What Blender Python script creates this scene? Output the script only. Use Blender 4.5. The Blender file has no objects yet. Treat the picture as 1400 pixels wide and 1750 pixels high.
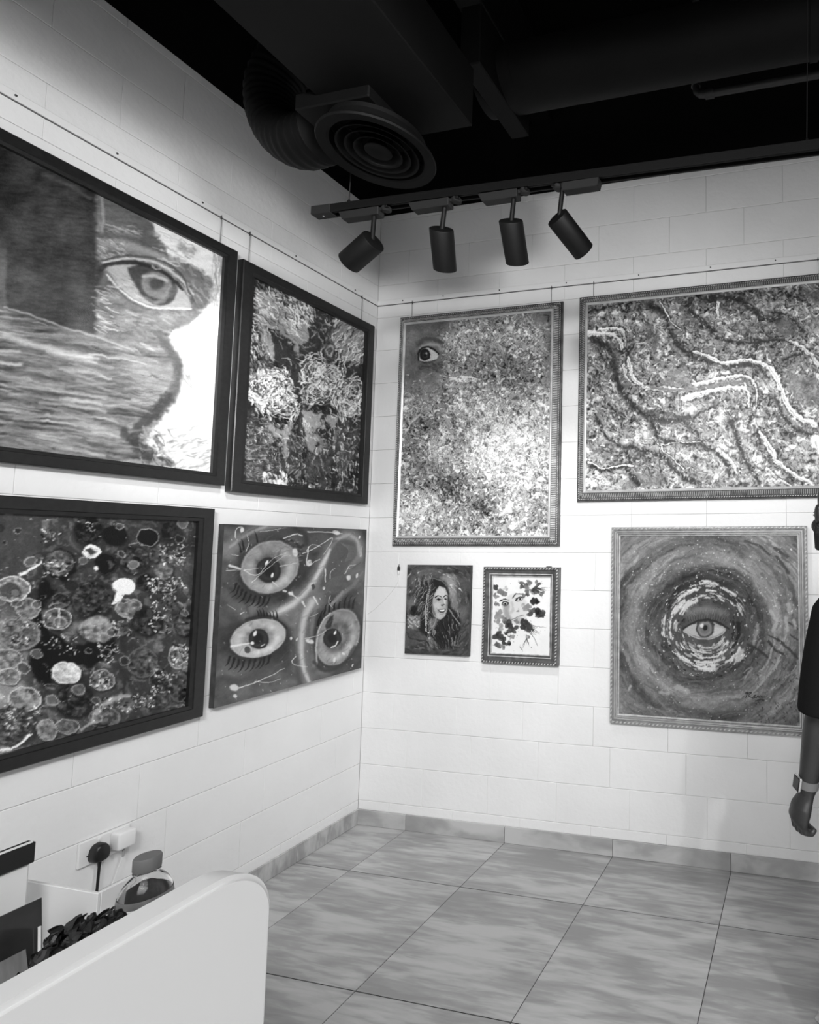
import bpy, bmesh, math, random, time
import numpy as np
from mathutils import Vector, Matrix
random.seed(3)
T0 = time.time()
scene = bpy.context.scene
PI = math.pi

# ============================ camera ============================
# metres; x runs right along the back wall (y = 0), the left wall is x = 0, z = 0 is the floor
cam_data = bpy.data.cameras.new('camera'); cam = bpy.data.objects.new('camera', cam_data)
scene.collection.objects.link(cam); scene.camera = cam
right = Vector((0.978218, 0.207581, 0.000612)); up = Vector((0.013096, -0.064660, 0.997821)); fwd = Vector((-0.207168, 0.976079, 0.065970))
m = Matrix((right, up, -fwd)).transposed().to_4x4(); m.translation = (2.48348, -2.71443, 1.56431)
cam.matrix_world = m
cam_data.sensor_fit = 'HORIZONTAL'; cam_data.sensor_width = 36; cam_data.lens = 36*925/1400
cam_data.shift_x = (700-1175.19)/1400; cam_data.shift_y = (872.65-875)/1400
cam_data.clip_start = .02; cam_data.clip_end = 60

# ============================ light ============================
world = bpy.data.worlds.new('dim_room'); scene.world = world; world.use_nodes = True
world.node_tree.nodes['Background'].inputs[0].default_value = (1, 1, 1, 1)
world.node_tree.nodes['Background'].inputs[1].default_value = .006
scene.view_settings.view_transform = 'Standard'; scene.view_settings.look = 'None'
scene.view_settings.exposure = 0; scene.view_settings.gamma = 1; scene.view_settings.use_curve_mapping = False

def lamp(kind, loc, aim, power, size, angle=80, blend=.6, sx=None, sy=None):
    l = bpy.data.lights.new('lamp', kind); l.energy = power
    if kind == 'SPOT':
        l.spot_size = math.radians(angle); l.spot_blend = blend; l.shadow_soft_size = size
    else:
        l.shape = 'RECTANGLE'; l.size = sx; l.size_y = sy
    o = bpy.data.objects.new('lamp', l); scene.collection.objects.link(o); o.location = loc
    o.rotation_euler = (Vector(aim)-Vector(loc)).to_track_quat('-Z', 'Y').to_euler(); return o
# the shop's track spots behind and beside the photographer
lamp('SPOT', (2.75, -2.0, 2.70), (0, -1.45, 1.9), 124, .12, 72, .8)
lamp('SPOT', (2.3, -3.3, 2.62), (0, -.75, 1.9), 122, .14, 70, .85)
lamp('SPOT', (2.0, -3.3, 2.62), (.9, 0, 1.9), 140, .14, 72, .85)
lamp('SPOT', (3.9, -4.0, 3.0), (1.95, 0, .95), 112, .035, 54, .55)
lamp('SPOT', (2.55, -3.2, 2.62), (2.35, 0, 1.75), 105, .14, 70, .85)
# added overhead fill, unseen, with its spread narrowed so that it throws down
a = lamp('AREA', (3.3, -4.6, 3.2), (2.9, -3.6, 0), 112, 0, sx=3.0, sy=2.6); a.data.spread = math.radians(110)
# added unseen soft fill from the right rear, lifting the upper walls
lamp('AREA', (5.9, -5.6, 1.6), (0, -1.0, 2.0), 84, 0, sx=2.6, sy=2.2)

# ============================ helpers ============================
def lin(v): v = v/255; return v/12.92 if v <= .04045 else ((v+.055)/1.055)**2.4
def mat(name, grey, rough=.5, metal=0, spec=.5, noise=0, nscale=20, bump=0, bscale=60, coat=0, stretch=(1, 1, 1), obj_coords=True, **kw):
    m = bpy.data.materials.new(name); m.use_nodes = True; t = m.node_tree; b = t.nodes['Principled BSDF']; L = t.links.new
    b.inputs['Base Color'].default_value = (grey, grey, grey, 1); b.inputs['Roughness'].default_value = rough
    b.inputs['Metallic'].default_value = metal; b.inputs['Specular IOR Level'].default_value = spec; b.inputs['Coat Weight'].default_value = coat
    g = t.nodes.new('ShaderNodeNewGeometry') if not obj_coords else t.nodes.new('ShaderNodeTexCoord')
    mp = t.nodes.new('ShaderNodeMapping'); mp.inputs['Scale'].default_value = stretch
    L(g.outputs['Position' if not obj_coords else 'Object'], mp.inputs[0])
    if noise:
        n = t.nodes.new('ShaderNodeTexNoise'); n.inputs['Scale'].default_value = nscale; n.inputs['Detail'].default_value = 6
        r = t.nodes.new('ShaderNodeMapRange'); r.inputs['From Min'].default_value = .3; r.inputs['From Max'].default_value = .7
        r.inputs['To Min'].default_value = max(0, grey*(1-noise)); r.inputs['To Max'].default_value = min(1, grey*(1+noise))
        L(mp.outputs[0], n.inputs['Vector']); L(n.outputs[0], r.inputs[0]); L(r.outputs[0], b.inputs['Base Color'])
    if bump:
        n = t.nodes.new('ShaderNodeTexNoise'); n.inputs['Scale'].default_value = bscale; n.inputs['Detail'].default_value = 5
        u = t.nodes.new('ShaderNodeBump'); u.inputs['Strength'].default_value = bump; u.inputs['Distance'].default_value = .004
        L(mp.outputs[0], n.inputs['Vector']); L(n.outputs[0], u.inputs['Height']); L(u.outputs[0], b.inputs['Normal'])
    for k, v in kw.items(): b.inputs[k.replace('_', ' ')].default_value = v
    return m

def link(name, me, material=None, parent=None, loc=None, smooth=False):
    o = bpy.data.objects.new(name, me); scene.collection.objects.link(o)
    if material and not me.materials: me.materials.append(material)
    if parent: o.parent = parent
    if loc is not None: o.location = loc
    if smooth:
        for p in me.polygons: p.use_smooth = True
    return o
def bm_obj(name, bm, material, parent=None, loc=None, smooth=False):
    me = bpy.data.meshes.new(name); bmesh.ops.recalc_face_normals(bm, faces=bm.faces); bm.to_mesh(me); bm.free()
    return link(name, me, material, parent, loc, smooth)
def add_box(bm, a, b, bevel=0, seg=1):
    v = [bm.verts.new((x, y, z)) for x in (a[0], b[0]) for y in (a[1], b[1]) for z in (a[2], b[2])]
    fs = [bm.faces.new([v[i] for i in q]) for q in ((0, 1, 3, 2), (4, 6, 7, 5), (0, 4, 5, 1), (2, 3, 7, 6), (0, 2, 6, 4), (1, 5, 7, 3))]
    if bevel:
        es = list({e for f in fs for e in f.edges}); bmesh.ops.bevel(bm, geom=es, offset=bevel, segments=seg, affect='EDGES', profile=.5)
def box(name, a, b, material, parent=None, bevel=0, seg=1):
    bm = bmesh.new(); add_box(bm, a, b, bevel, seg); return bm_obj(name, bm, material, parent)
def frame_of(d):
    d = Vector(d).normalized(); a = Vector((0, 0, 1)) if abs(d.z) < .9 else Vector((1, 0, 0))
    u = d.cross(a).normalized(); return u, d.cross(u).normalized()
def add_loft(bm, pts, rads, seg=16, cap=True, squash=1.0, ref=None):
    """a tube through pts with a radius at each; squash narrows it across ref"""
    pts = [Vector(p) for p in pts]; rings = []; n = len(pts)
    for i, p in enumerate(pts):
        d = (pts[min(i+1, n-1)]-pts[max(i-1, 0)]).normalized()
        if ref is not None: u = (Vector(ref)-d*d.dot(Vector(ref))).normalized(); w = d.cross(u)
        else:
            if i == 0: u, w = frame_of(d)
            else: u = (u-d*d.dot(u)).normalized(); w = d.cross(u)
        r = rads[i]; r = r if isinstance(r, (tuple, list)) else (r*squash, r)
        rings.append([bm.verts.new(p+u*math.cos(2*PI*k/seg)*r[0]+w*math.sin(2*PI*k/seg)*r[1]) for k in range(seg)])
    for a, b in zip(rings, rings[1:]):
        for k in range(seg): bm.faces.new((a[k], a[(k+1) % seg], b[(k+1) % seg], b[k]))
    if cap: bm.faces.new(rings[0][::-1]); bm.faces.new(rings[-1])
    return rings
def tube(name, pts, r, material, parent=None, seg=10, smooth=True):
    bm = bmesh.new(); add_loft(bm, pts, [r]*len(pts) if not isinstance(r, (list, tuple)) else r, seg); return bm_obj(name, bm, material, parent, smooth=smooth)
def add_lathe(bm, prof, seg=32, M=Matrix()):
    rings = []
    for r, z in prof:
        rings.append([bm.verts.new(M @ Vector((r*math.cos(2*PI*k/seg), r*math.sin(2*PI*k/seg), z))) for k in range(seg)] if r > 1e-5 else [bm.verts.new(M @ Vector((0, 0, z)))])
    for a, b in zip(rings, rings[1:]):
        for k in range(seg):
            q = (k+1) % seg
            if len(a) == 1 and len(b) > 1: bm.faces.new((a[0], b[k], b[q]))
            elif len(b) == 1 and len(a) > 1: bm.faces.new((a[k], a[q], b[0]))
            elif len(a) > 1: bm.faces.new((a[k], a[q], b[q], b[k]))
def empty(name, loc=(0, 0, 0)):
    o = bpy.data.objects.new(name, None); scene.collection.objects.link(o); o.location = loc; o.empty_display_size = .05; return o
def tag(o, label, cat, group=None):
    o['label'] = label; o['category'] = cat
    if group: o['group'] = group
    return o
def struct(o): o['kind'] = 'structure'; return o
def sub(o, parent):
    """parent keeping the world-space geometry of o"""
    o.parent = parent; o.matrix_parent_inverse = Matrix.Translation(parent.location).inverted(); return o
def smooth_mod(o, angle=40):
    for p in o.data.polygons: p.use_smooth = True
    try: o.data.set_sharp_from_angle(angle=math.radians(angle))
    except Exception: pass
    return o

# ---------- numpy paint engine: grey values 0..255 on a raster laid over each canvas ----------
RNG = np.random.RandomState(7)
TAB = np.random.RandomState(11).rand(256, 256)

def vnoise(x, y, s=0):
    xi = np.floor(x).astype(int); yi = np.floor(y).astype(int)
    fx = x - xi; fy = y - yi
    fx = fx*fx*(3-2*fx); fy = fy*fy*(3-2*fy)
    xi = xi + s*37; yi = yi + s*91
    a = TAB[xi & 255, yi & 255]; b = TAB[(xi+1) & 255, yi & 255]
    c = TAB[xi & 255, (yi+1) & 255]; d = TAB[(xi+1) & 255, (yi+1) & 255]
    return (a*(1-fx)+b*fx)*(1-fy) + (c*(1-fx)+d*fx)*fy

def fbm(x, y, s=0, o=4):
    t = 0; a = .5; n = 0
    for i in range(o):
        t = t + a*vnoise(x*2**i, y*2**i, s+i*5); n += a; a *= .55
    return t/n

def sm(a, b, x):
    t = np.clip((x-a)/(b-a), 0, 1)
    return t*t*(3-2*t)

def curve(pts, n=8):
    p = np.array(pts, float)
    if len(p) < 3: return p
    q = np.vstack([2*p[0]-p[1], p, 2*p[-1]-p[-2]]); out = []
    for i in range(1, len(q)-2):
        for t in np.arange(n)/n:
            a, b, c, d = q[i-1], q[i], q[i+1], q[i+2]
            out.append(.5*((2*b)+(c-a)*t+(2*a-5*b+4*c-d)*t*t+(-a+3*b-3*c+d)*t**3))
    out.append(p[-1]); return np.array(out)

class Cv:
    """raster in the units of a view of the painting: x0..x1, y0..y1 at k cells per unit"""
    def __init__(s, x0, y0, x1, y1, k, v=128):
        s.x0, s.y0, s.k = x0, y0, k
        w = int((x1-x0)*k); h = int((y1-y0)*k)
        s.A = np.full((h, w), float(v)); s.h, s.w = h, w
        s.X, s.Y = np.meshgrid(x0+(np.arange(w)+.5)/k, y0+(np.arange(h)+.5)/k)
    def box(s, xa, ya, xb, yb):
        i0 = max(0, int((ya-s.y0)*s.k)); i1 = min(s.h, int((yb-s.y0)*s.k)+2)
        j0 = max(0, int((xa-s.x0)*s.k)); j1 = min(s.w, int((xb-s.x0)*s.k)+2)
        if i1 <= i0 or j1 <= j0: return None
        return (slice(i0, i1), slice(j0, j1))
    def mix(s, sl, m, v):
        s.A[sl] = s.A[sl]*(1-m) + v*m
    def stroke(s, pts, w, v, a=1, soft=.35, w2=None, rough=0, sp=True):
        p = curve(pts) if sp else np.array(pts, float)
        w2 = w if w2 is None else w2; mw = max(w, w2)*1.6+2
        b = s.box(p[:, 0].min()-mw, p[:, 1].min()-mw, p[:, 0].max()+mw, p[:, 1].max()+mw)
        if b is None: return
        X = s.X[b]; Y = s.Y[b]; best = np.full(X.shape, -1e9); n = len(p)-1
        for i in range(n):
            d = p[i+1]-p[i]; L = d@d+1e-9
            t = np.clip(((X-p[i, 0])*d[0]+(Y-p[i, 1])*d[1])/L, 0, 1)
            r = np.hypot(X-p[i, 0]-t*d[0], Y-p[i, 1]-t*d[1])
            ww = (w+(w2-w)*(i+t)/n)/2
            best = np.maximum(best, 1-r/np.maximum(ww, .3))
        if rough: best = best + (vnoise(X/rough, Y/rough, 3)-.5)*.9
        s.mix(b, sm(-soft, soft, best)*a, v)
    def ell(s, cx, cy, rx, ry, v, rot=0, a=1, soft=.12, ring=None, rough=0):
        m = max(rx, ry)*1.5+2; b = s.box(cx-m, cy-m, cx+m, cy+m)
        if b is None: return
        X = s.X[b]-cx; Y = s.Y[b]-cy; c, q = math.cos(math.radians(rot)), math.sin(math.radians(rot))
        r = np.hypot((X*c+Y*q)/rx, (-X*q+Y*c)/ry)
        if rough: r = r + (vnoise(s.X[b]/rough, s.Y[b]/rough, 5)-.5)*.3
        if ring is None: m_ = 1-sm(1-soft, 1+soft, r)
        else: m_ = np.exp(-((r-1)/ring)**2)
        s.mix(b, m_*a, v)
    def poly(s, pts, v, a=1, soft=3, sp=False, rough=0, amp=8):
        p = curve(list(pts)+[pts[0]]) if sp else np.array(list(pts)+[pts[0]], float)
        b = s.box(p[:, 0].min()-soft-amp, p[:, 1].min()-soft-amp, p[:, 0].max()+soft+amp, p[:, 1].max()+soft+amp)
        if b is None: return
        X = s.X[b]; Y = s.Y[b]; ins = np.zeros(X.shape, bool); dd = np.full(X.shape, 1e9)
        for i in range(len(p)-1):
            (xa, ya), (xb, yb) = p[i], p[i+1]
            if ya != yb:
                ins ^= ((Y >= min(ya, yb)) & (Y < max(ya, yb)) & (X < xa+(Y-ya)*(xb-xa)/(yb-ya)))
            L = (xb-xa)**2+(yb-ya)**2+1e-9
            t = np.clip(((X-xa)*(xb-xa)+(Y-ya)*(yb-ya))/L, 0, 1)
            dd = np.minimum(dd, np.hypot(X-xa-t*(xb-xa), Y-ya-t*(yb-ya)))
        d = np.where(ins, dd, -dd)
        if rough: d = d + (fbm(X/rough, Y/rough, 9, 3)-.5)*2*amp
        s.mix(b, sm(-soft, soft, d)*a, v if np.isscalar(v) else v[b])
    def dabs(s, n, xr, yr, ln, wd, ang, val, a=.8, seed=0, where=None, bend=.3, soft=.4):
        R = np.random.RandomState(seed+100)
        for _ in range(n):
            x = R.uniform(*xr); y = R.uniform(*yr); r = R.rand(6)
            if where is not None and not where(x, y, r[5]): continue
            t = ang(x, y) if callable(ang) else ang
            t = t + (r[0]-.5)*.5; L = (ln[0]+(ln[1]-ln[0])*r[1])/2; w = wd[0]+(wd[1]-wd[0])*r[2]
            v = val(x, y, r[3]) if callable(val) else val[0]+(val[1]-val[0])*r[3]
            dx, dy = math.cos(t)*L, math.sin(t)*L; bx, by = -dy*bend*(r[4]-.5)*2, dx*bend*(r[4]-.5)*2
            s.stroke([(x-dx, y-dy), (x+bx, y+by), (x+dx, y+dy)], w, v, a, soft, w*.5, sp=False)
    def tex(s, sx, sy, amp, seed=0, o=4, rot=0, mask=1):
        c, q = math.cos(rot), math.sin(rot)
        s.A += ((fbm((s.X*c+s.Y*q)/sx, (-s.X*q+s.Y*c)/sy, seed, o)-.5)*2*amp)*mask
    def curls(s, sc, seed, dark, light, mask=1):
        """fine curling impasto: warped ridges, dark crevices and bright crests"""
        wx = fbm(s.X/sc/2, s.Y/sc/2, seed, 3)*4; wy = fbm(s.X/sc/2, s.Y/sc/2, seed+9, 3)*4
        n = vnoise(s.X/sc+wx, s.Y/sc+wy, seed+3); r = 1-np.abs(n-.5)*2
        s.A += (-dark*sm(.82, .97, r) + light*sm(.62, .95, n) - light*.3)*mask
    def warp(s, amp, sc, seed=0):
        """push the wet paint about so that no stroke stays mechanical"""
        dx = (fbm(s.X/sc, s.Y/sc, seed, 3)-.5)*2*amp; dy = (fbm(s.X/sc, s.Y/sc, seed+7, 3)-.5)*2*amp
        s.A = s.sample(s.X+dx, s.Y+dy)
    def sample(s, x, y):
        fx = np.abs((x-s.x0)*s.k-.5); fy = np.abs((y-s.y0)*s.k-.5)          # reflected beyond the raster
        fx = np.abs((fx+s.w) % (2*s.w)-s.w); fy = np.abs((fy+s.h) % (2*s.h)-s.h)
        fx = np.clip(fx, 0, s.w-1.001); fy = np.clip(fy, 0, s.h-1.001)
        i = fy.astype(int); j = fx.astype(int); u = fx-j; v = fy-i; A = s.A
        return (A[i, j]*(1-u)+A[i, j+1]*u)*(1-v)+(A[i+1, j]*(1-u)+A[i+1, j+1]*u)*v

def paint_half_face():
    c = Cv(-560, 60, 1060, 1700, .5, 120); X, Y = c.X, c.Y
    line = 890+(X)*.29
    low = sm(-14, 20, Y-line)
    # lower sweep of horizontal streaks
    w = fbm(X/300, Y/90, 4, 3)*40
    st = fbm((X)/210, (Y-X*.14+w)/13, 21, 4)
    st2 = fbm(X/90, (Y-X*.12)/22, 31, 3)
    c.A = 122+(st-.5)*165+(st2-.5)*60
    c.A += -18*sm(1000, 1250, Y)*(1-sm(1250, 1400, Y))
    # dark block, top left
    blk = (1-sm(410, 440, X+(vnoise(X/20, Y/20, 2)-.5)*12))*(1-low)
    d = 46+(fbm(X/110, Y/130, 5, 4)-.5)*66+20*sm(350, 800, Y)+30*sm(-8, 8, 28-X)*sm(500, 800, Y)
    c.A = c.A*(1-blk)+d*blk
    # skin to the right of the block
    sk = sm(425, 445, X)*(1-sm(960, 1120, Y+(X-500)*-.1+(fbm(X/40, Y/30, 8)-.5)*160))
    k = 118+(fbm(X/60, Y/40, 12, 5)-.5)*95
    c.A = c.A*(1-sk)+k*sk
    c.poly([(445, 390), (560, 410), (680, 480), (700, 600), (620, 610), (450, 560)], 92, .75, 16, rough=40, amp=16)
    c.stroke([(450, 400), (455, 500), (448, 570)], 12, 165, .7, .8)
    c.dabs(60, (450, 620), (530, 600), (12, 50), (3, 9), .3, (140, 205), .6, 1)
    # bright brow stroke and shadowed lid fold
    c.stroke([(440, 575), (520, 580), (640, 610), (760, 665), (860, 730), (940, 790)], 30, 88, .8, .8, 60)
    c.stroke([(450, 620), (560, 615), (700, 660), (820, 740)], 40, 172, .6, .9, 15)
    c.dabs(90, (440, 560), (590, 670), (10, 45), (2, 6), .5, (90, 225), .7, 2)
    c.poly([(760, 690), (860, 700), (940, 760), (930, 860), (860, 900), (800, 800)], 118, .7, 22, rough=30, amp=20); c.dabs(90, (780, 950), (700, 900), (20, 70), (5, 14), .9, (85, 190), .5, 31)
    # eye
    eye = [(462, 716), (560, 700), (660, 712), (760, 765), (840, 880), (760, 892), (640, 872), (540, 810)]
    c.poly(eye, 178, .95, 5, sp=True)
    c.dabs(70, (480, 640), (720, 850), (12, 50), (2, 6), .65, (110, 225), .6, 3)
    c.poly([(560, 716), (640, 700), (740, 748), (776, 800), (765, 855), (700, 880), (640, 850), (600, 800), (575, 760)], 62, .95, 6, sp=True)
    c.ell(688, 790, 62, 52, 128, 30, .85, .25); c.ell(688, 790, 62, 52, 150, 30, .6, ring=.14)
    c.ell(686, 785, 32, 28, 62, 20, .9, .3)
    c.stroke([(630, 755), (680, 748), (730, 775)], 15, 190, .8, .7); c.stroke([(640, 850), (700, 868), (740, 840)], 12, 120, .8, .8)
    c.stroke([(680, 872), (720, 845), (750, 800)], 14, 140, .7, .8); c.ell(760, 822, 18, 30, 100, 20, .8, .3)
    c.stroke([(430, 730), (480, 700), (570, 690), (680, 712), (770, 775), (800, 810)], 24, 48, .95, .5, 12)
    c.stroke([(455, 692), (560, 672), (680, 690), (790, 760), (850, 830)], 11, 208, .85, .7)
    c.stroke([(450, 682), (560, 658), (700, 680), (800, 750), (850, 860)], 9, 78, .9, .7)
    c.stroke([(420, 690), (440, 740), (420, 800)], 30, 58, .8, .8)
    c.stroke([(470, 745), (540, 820), (620, 870), (700, 892), (840, 892)], 8, 225, .9, .6)
    c.stroke([(480, 775), (540, 835), (620, 885), (720, 910)], 8, 92, .7, .8)
    c.ell(655, 970, 18, 12, 70, 0, .9, .4)
    # scratched light hatching below the inner corner
    c.dabs(150, (425, 560), (790, 1000), (14, 70), (3, 8), .28, (60, 235), .75, 4, where=lambda x, y, r: x < 480+60*r)
    c.dabs(120, (560, 900), (900, 1080), (20, 70), (6, 16), .4, (120, 215), .35, 5)
    # white ground on the right
    wp = [(655, 495), (760, 540), (1010, 640), (1015, 1000), (970, 1700), (740, 1700), (700, 1580), (640, 1520),
          (660, 1440), (720, 1370), (770, 1300), (800, 1200), (795, 1120), (760, 1060), (745, 1010), (830, 970), (905, 900),
          (945, 850), (940, 760), (880, 715), (740, 655), (690, 560)]
    c.poly(wp, 236, .55, 16, rough=30, amp=30); c.poly(wp, 236, .97, 9, rough=14, amp=13)
    c.poly([(790, 600), (870, 640), (850, 660), (780, 640)], 120, .7, 12, rough=14, amp=12)
    c.dabs(50, (690, 900), (560, 720), (15, 60), (3, 10), .45, (140, 250), .6, 6)
    c.dabs(160, (700, 930), (1400, 1600), (8, 45), (3, 10), -.3, (105, 240), .6, 7, where=lambda x, y, r: r < .35+.65*(y > 1450))
    c.dabs(26, (940, 985), (660, 820), (60, 160), (3, 7), 1.62, (90, 190), .5, 8)
    c.dabs(8, (820, 850), (1150, 1240), (20, 60), (3, 6), 1.1, (110, 170), .7, 9)
    # dark nose edge and cheek
    c.poly([(560, 1120), (760, 1130), (800, 1200), (760, 1300), (690, 1340), (600, 1290)], 182, .65, 40, rough=30, amp=20)
    c.stroke([(715, 1040), (770, 1110), (790, 1170), (765, 1260), (720, 1320)], 34, 96, .85, .8, 44, rough=14)
    c.stroke([(735, 1290), (650, 1380), (600, 1440), (590, 1490), (660, 1545), (740, 1570)], 50, 66, .9, .55, 34, rough=12)
    c.stroke([(540, 1430), (600, 1490), (680, 1530)], 40, 62, .85, .7, 24, rough=12)
    c.dabs(60, (600, 800), (1180, 1340), (30, 90), (2, 4), .12, (60, 130), .6, 10, where=lambda x, y, r: x < 790-abs(y-1180)*.5)
    c.dabs(60, (620, 760), (1440, 1600), (10, 60), (4, 12), 1.0, (50, 230), .6, 11)
    # long pale streaks
    R = np.random.RandomState(5)
    for i in range(110):
        y0 = R.uniform(930, 1610); x0 = R.uniform(-500, 430); L = R.uniform(60, 300)
        v = R.choice([50, 70, 170, 205, 225], p=[.2, .15, .2, .25, .2])
        c.stroke([(x0, y0+x0*.1), (x0+L/2, y0+(x0+L/2)*.11+R.uniform(-4, 4)), (x0+L, y0+(x0+L)*.13)], R.uniform(3, 16), v, R.uniform(.25, .65), .9)
    c.dabs(200, (-200, 620), (1050, 1600), (60, 240), (5, 18), .13, (70, 215), .3, 33, bend=.05, soft=.8); c.stroke([(20, 1010), (140, 1050), (260, 1085), (400, 1110)], 24, 218, .6, .9)
    c.stroke([(20, 890), (160, 930), (280, 975), (420, 1020), (590, 1080)], 8, 190, .7, .9)
    c.stroke([(190, 300), (300, 350), (400, 410)], 18, 92, .6, .9); c.stroke([(100, 230), (230, 260), (380, 330)], 14, 72, .5, .9)
    c.ell(320, 540, 80, 50, 96, 20, .5, .8); c.ell(120, 760, 50, 30, 108, 0, .5, .8); c.ell(360, 830, 50, 40, 112, 0, .45, .8)
    c.A *= 1-.25*(1-sm(150, 420, Y-X*.35+60))
    c.warp(7, 60, 3); c.warp(3, 14, 8)
    c.tex(7, 5, 12, 77, 3); c.tex(40, 10, 16, 79, 4, rot=.1); return c

def paint_floral():
    c = Cv(100, 120, 1000, 1680, .5, 70); X, Y = c.X, c.Y
    c.A = 66+(fbm(X/60, Y/80, 3, 4)-.5)*90
    c.curls(15, 5, 26, 125, .55+.45*sm(.4, .7, fbm(X/110, Y/110, 4)))
    # broad pale petals
    P = [([(215, 270), (330, 330), (440, 420), (560, 470), (570, 620), (480, 640), (360, 560), (230, 480)], 150),
         ([(220, 480), (300, 540), (350, 700), (330, 760), (270, 640)], 150),
         ([(460, 620), (500, 660), (500, 730), (470, 700)], 150),
         ([(730, 440), (900, 520), (950, 620), (900, 740), (790, 760), (720, 620)], 132),
         ([(520, 1060), (640, 1100), (640, 1170), (580, 1240), (530, 1160)], 152), ([(680, 1090), (750, 1120), (730, 1200), (690, 1170)], 150),
         ([(540, 1190), (620, 1240), (600, 1360), (560, 1320)], 140), ([(290, 1150), (400, 1210), (470, 1150), (420, 1280), (330, 1230)], 142)]
    for p, v in P: c.poly(p, v, .85, 6, rough=22, amp=10)
    # dark hollows
    for p in ([(310, 545), (400, 600), (490, 700), (500, 860), (580, 1000), (540, 1040), (440, 900), (370, 840), (340, 690)],
              [(585, 390), (720, 440), (715, 600), (640, 640), (570, 620), (560, 520)], [(500, 660), (640, 650), (620, 730), (540, 780)],
              [(780, 790), (930, 800), (900, 870), (820, 880)], [(250, 700), (330, 760), (350, 820), (270, 800)]):
        c.poly(p, 40, .85, 6, rough=24, amp=12)
    W = lambda lo, hi: (lambda x, y, r: lo+(hi-lo)*r**1.3)
    c.dabs(170, (215, 570), (270, 650), (30, 110), (4, 9), .85, W(90, 235), .75, 1, where=lambda x, y, r: y > 120+x*.55 and y < x*.45+420)
    c.dabs(120, (720, 950), (450, 780), (20, 80), (5, 13), -.9, W(70, 235), .75, 2)
    c.dabs(130, (440, 590), (330, 480), (10, 34), (5, 12), 1.2, W(30, 240), .8, 3)
    c.dabs(150, (570, 720), (390, 640), (8, 28), (5, 11), 1.2, W(20, 215), .75, 4, where=lambda x, y, r: r < .6)
    def swirl(cx, cy, r0, r1, n, seed, lo=150, hi=245, th=(4, 9), ar=(20, 95), squash=1.0):
        R = np.random.RandomState(seed)
        for _ in range(n):
            r = r0+(r1-r0)*math.sqrt(R.rand()); t = R.uniform(0, 6.28); dt = R.uniform(*ar)/r; dr = R.uniform(-10, 10)
            pts = [(cx+(r+dr*q)*math.cos(t+dt*q), cy+(r+dr*q)*math.sin(t+dt*q)*squash) for q in (0, .33, .66, 1)]
            v = R.uniform(lo, hi) if R.rand() < .7 else R.uniform(30, 90)
            c.stroke(pts, R.uniform(*th), v, .85, .4, 2)
    swirl(320, 940, 20, 150, 210, 1, 160, 248, (5, 11)); swirl(300, 880, 5, 70, 60, 2, 180, 248, (6, 12))
    swirl(370, 1020, 60, 130, 90, 3, 150, 240, squash=.7)
    swirl(690, 860, 10, 90, 90, 4, 140, 240); swirl(580, 820, 10, 80, 70, 5, 110, 225)
    swirl(840, 990, 15, 115, 150, 6, 90, 215, (4, 8)); swirl(700, 700, 8, 60, 50, 7, 130, 220, squash=1.3)
    swirl(650, 940, 20, 100, 70, 8, 100, 210)
    c.ell(700, 700, 34, 62, 40, 0, .8, ring=.25); c.ell(700, 680, 22, 30, 190, 0, .7, ring=.3); c.ell(395, 1080, 16, 10, 40, 0, .9, .4)
    W2 = lambda x, y, r: 120+135*r if r > .25 else 40
    for cx_, cy_, rx_, ry_, n_, sd in ((300, 920, 130, 110, 170, 21), (380, 1020, 120, 90, 120, 22), (690, 880, 110, 90, 120, 23), (590, 800, 80, 90, 90, 24), (850, 960, 100, 120, 130, 25), (360, 430, 150, 150, 150, 26), (520, 400, 70, 110, 110, 27), (840, 600, 110, 140, 120, 28), (600, 940, 90, 90, 80, 29), (820, 1060, 110, 60, 70, 30)):
        c.dabs(n_, (cx_-rx_, cx_+rx_), (cy_-ry_, cy_+ry_), (22, 80), (4, 9), (lambda x, y, cx_=cx_, cy_=cy_: math.atan2(y-cy_, x-cx_)+1.57+.5*math.sin(x/20)) if sd not in (26, 27, 28) else {26: .85, 27: 1.1, 28: -.9}[sd], W2, .85, sd, bend=.8)
    # stems of light and short vertical flecks at the bottom
    c.stroke([(420, 1180), (410, 1260), (415, 1360)], 26, 140, .8, .6); c.stroke([(620, 1240), (640, 1300), (590, 1400), (570, 1500)], 24, 145, .7, .6)
    c.stroke([(740, 1210), (730, 1300)], 20, 120, .7, .7)
    c.dabs(800, (150, 910), (1120, 1620), (10, 34), (3, 9), 1.35, lambda x, y, r: 30+225*r**1.25, .85, 9)
    c.dabs(260, (160, 330), (1120, 1560), (14, 60), (4, 9), .2, lambda x, y, r: 25+130*r**1.6, .7, 10)
    c.dabs(180, (180, 300), (560, 860), (10, 40), (4, 9), 1.2, lambda x, y, r: 40+190*r, .75, 11)
    c.dabs(130, (560, 700), (1380, 1560), (30, 60), (8, 18), 1.0, (30, 70), .5, 12)
    c.dabs(40, (270, 420), (1480, 1580), (20, 50), (8, 16), 1.2, (190, 250), .85, 13)
    c.dabs(260, (150, 940), (250, 1620), (16, 60), (4, 9), lambda x, y: math.sin(x/60)*2+y/90, lambda x, y, r: 40+210*r, .65, 44)
    c.warp(12, 34, 3); c.warp(4, 9, 6)
    c.tex(6, 6, 18, 70, 3); return c

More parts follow.
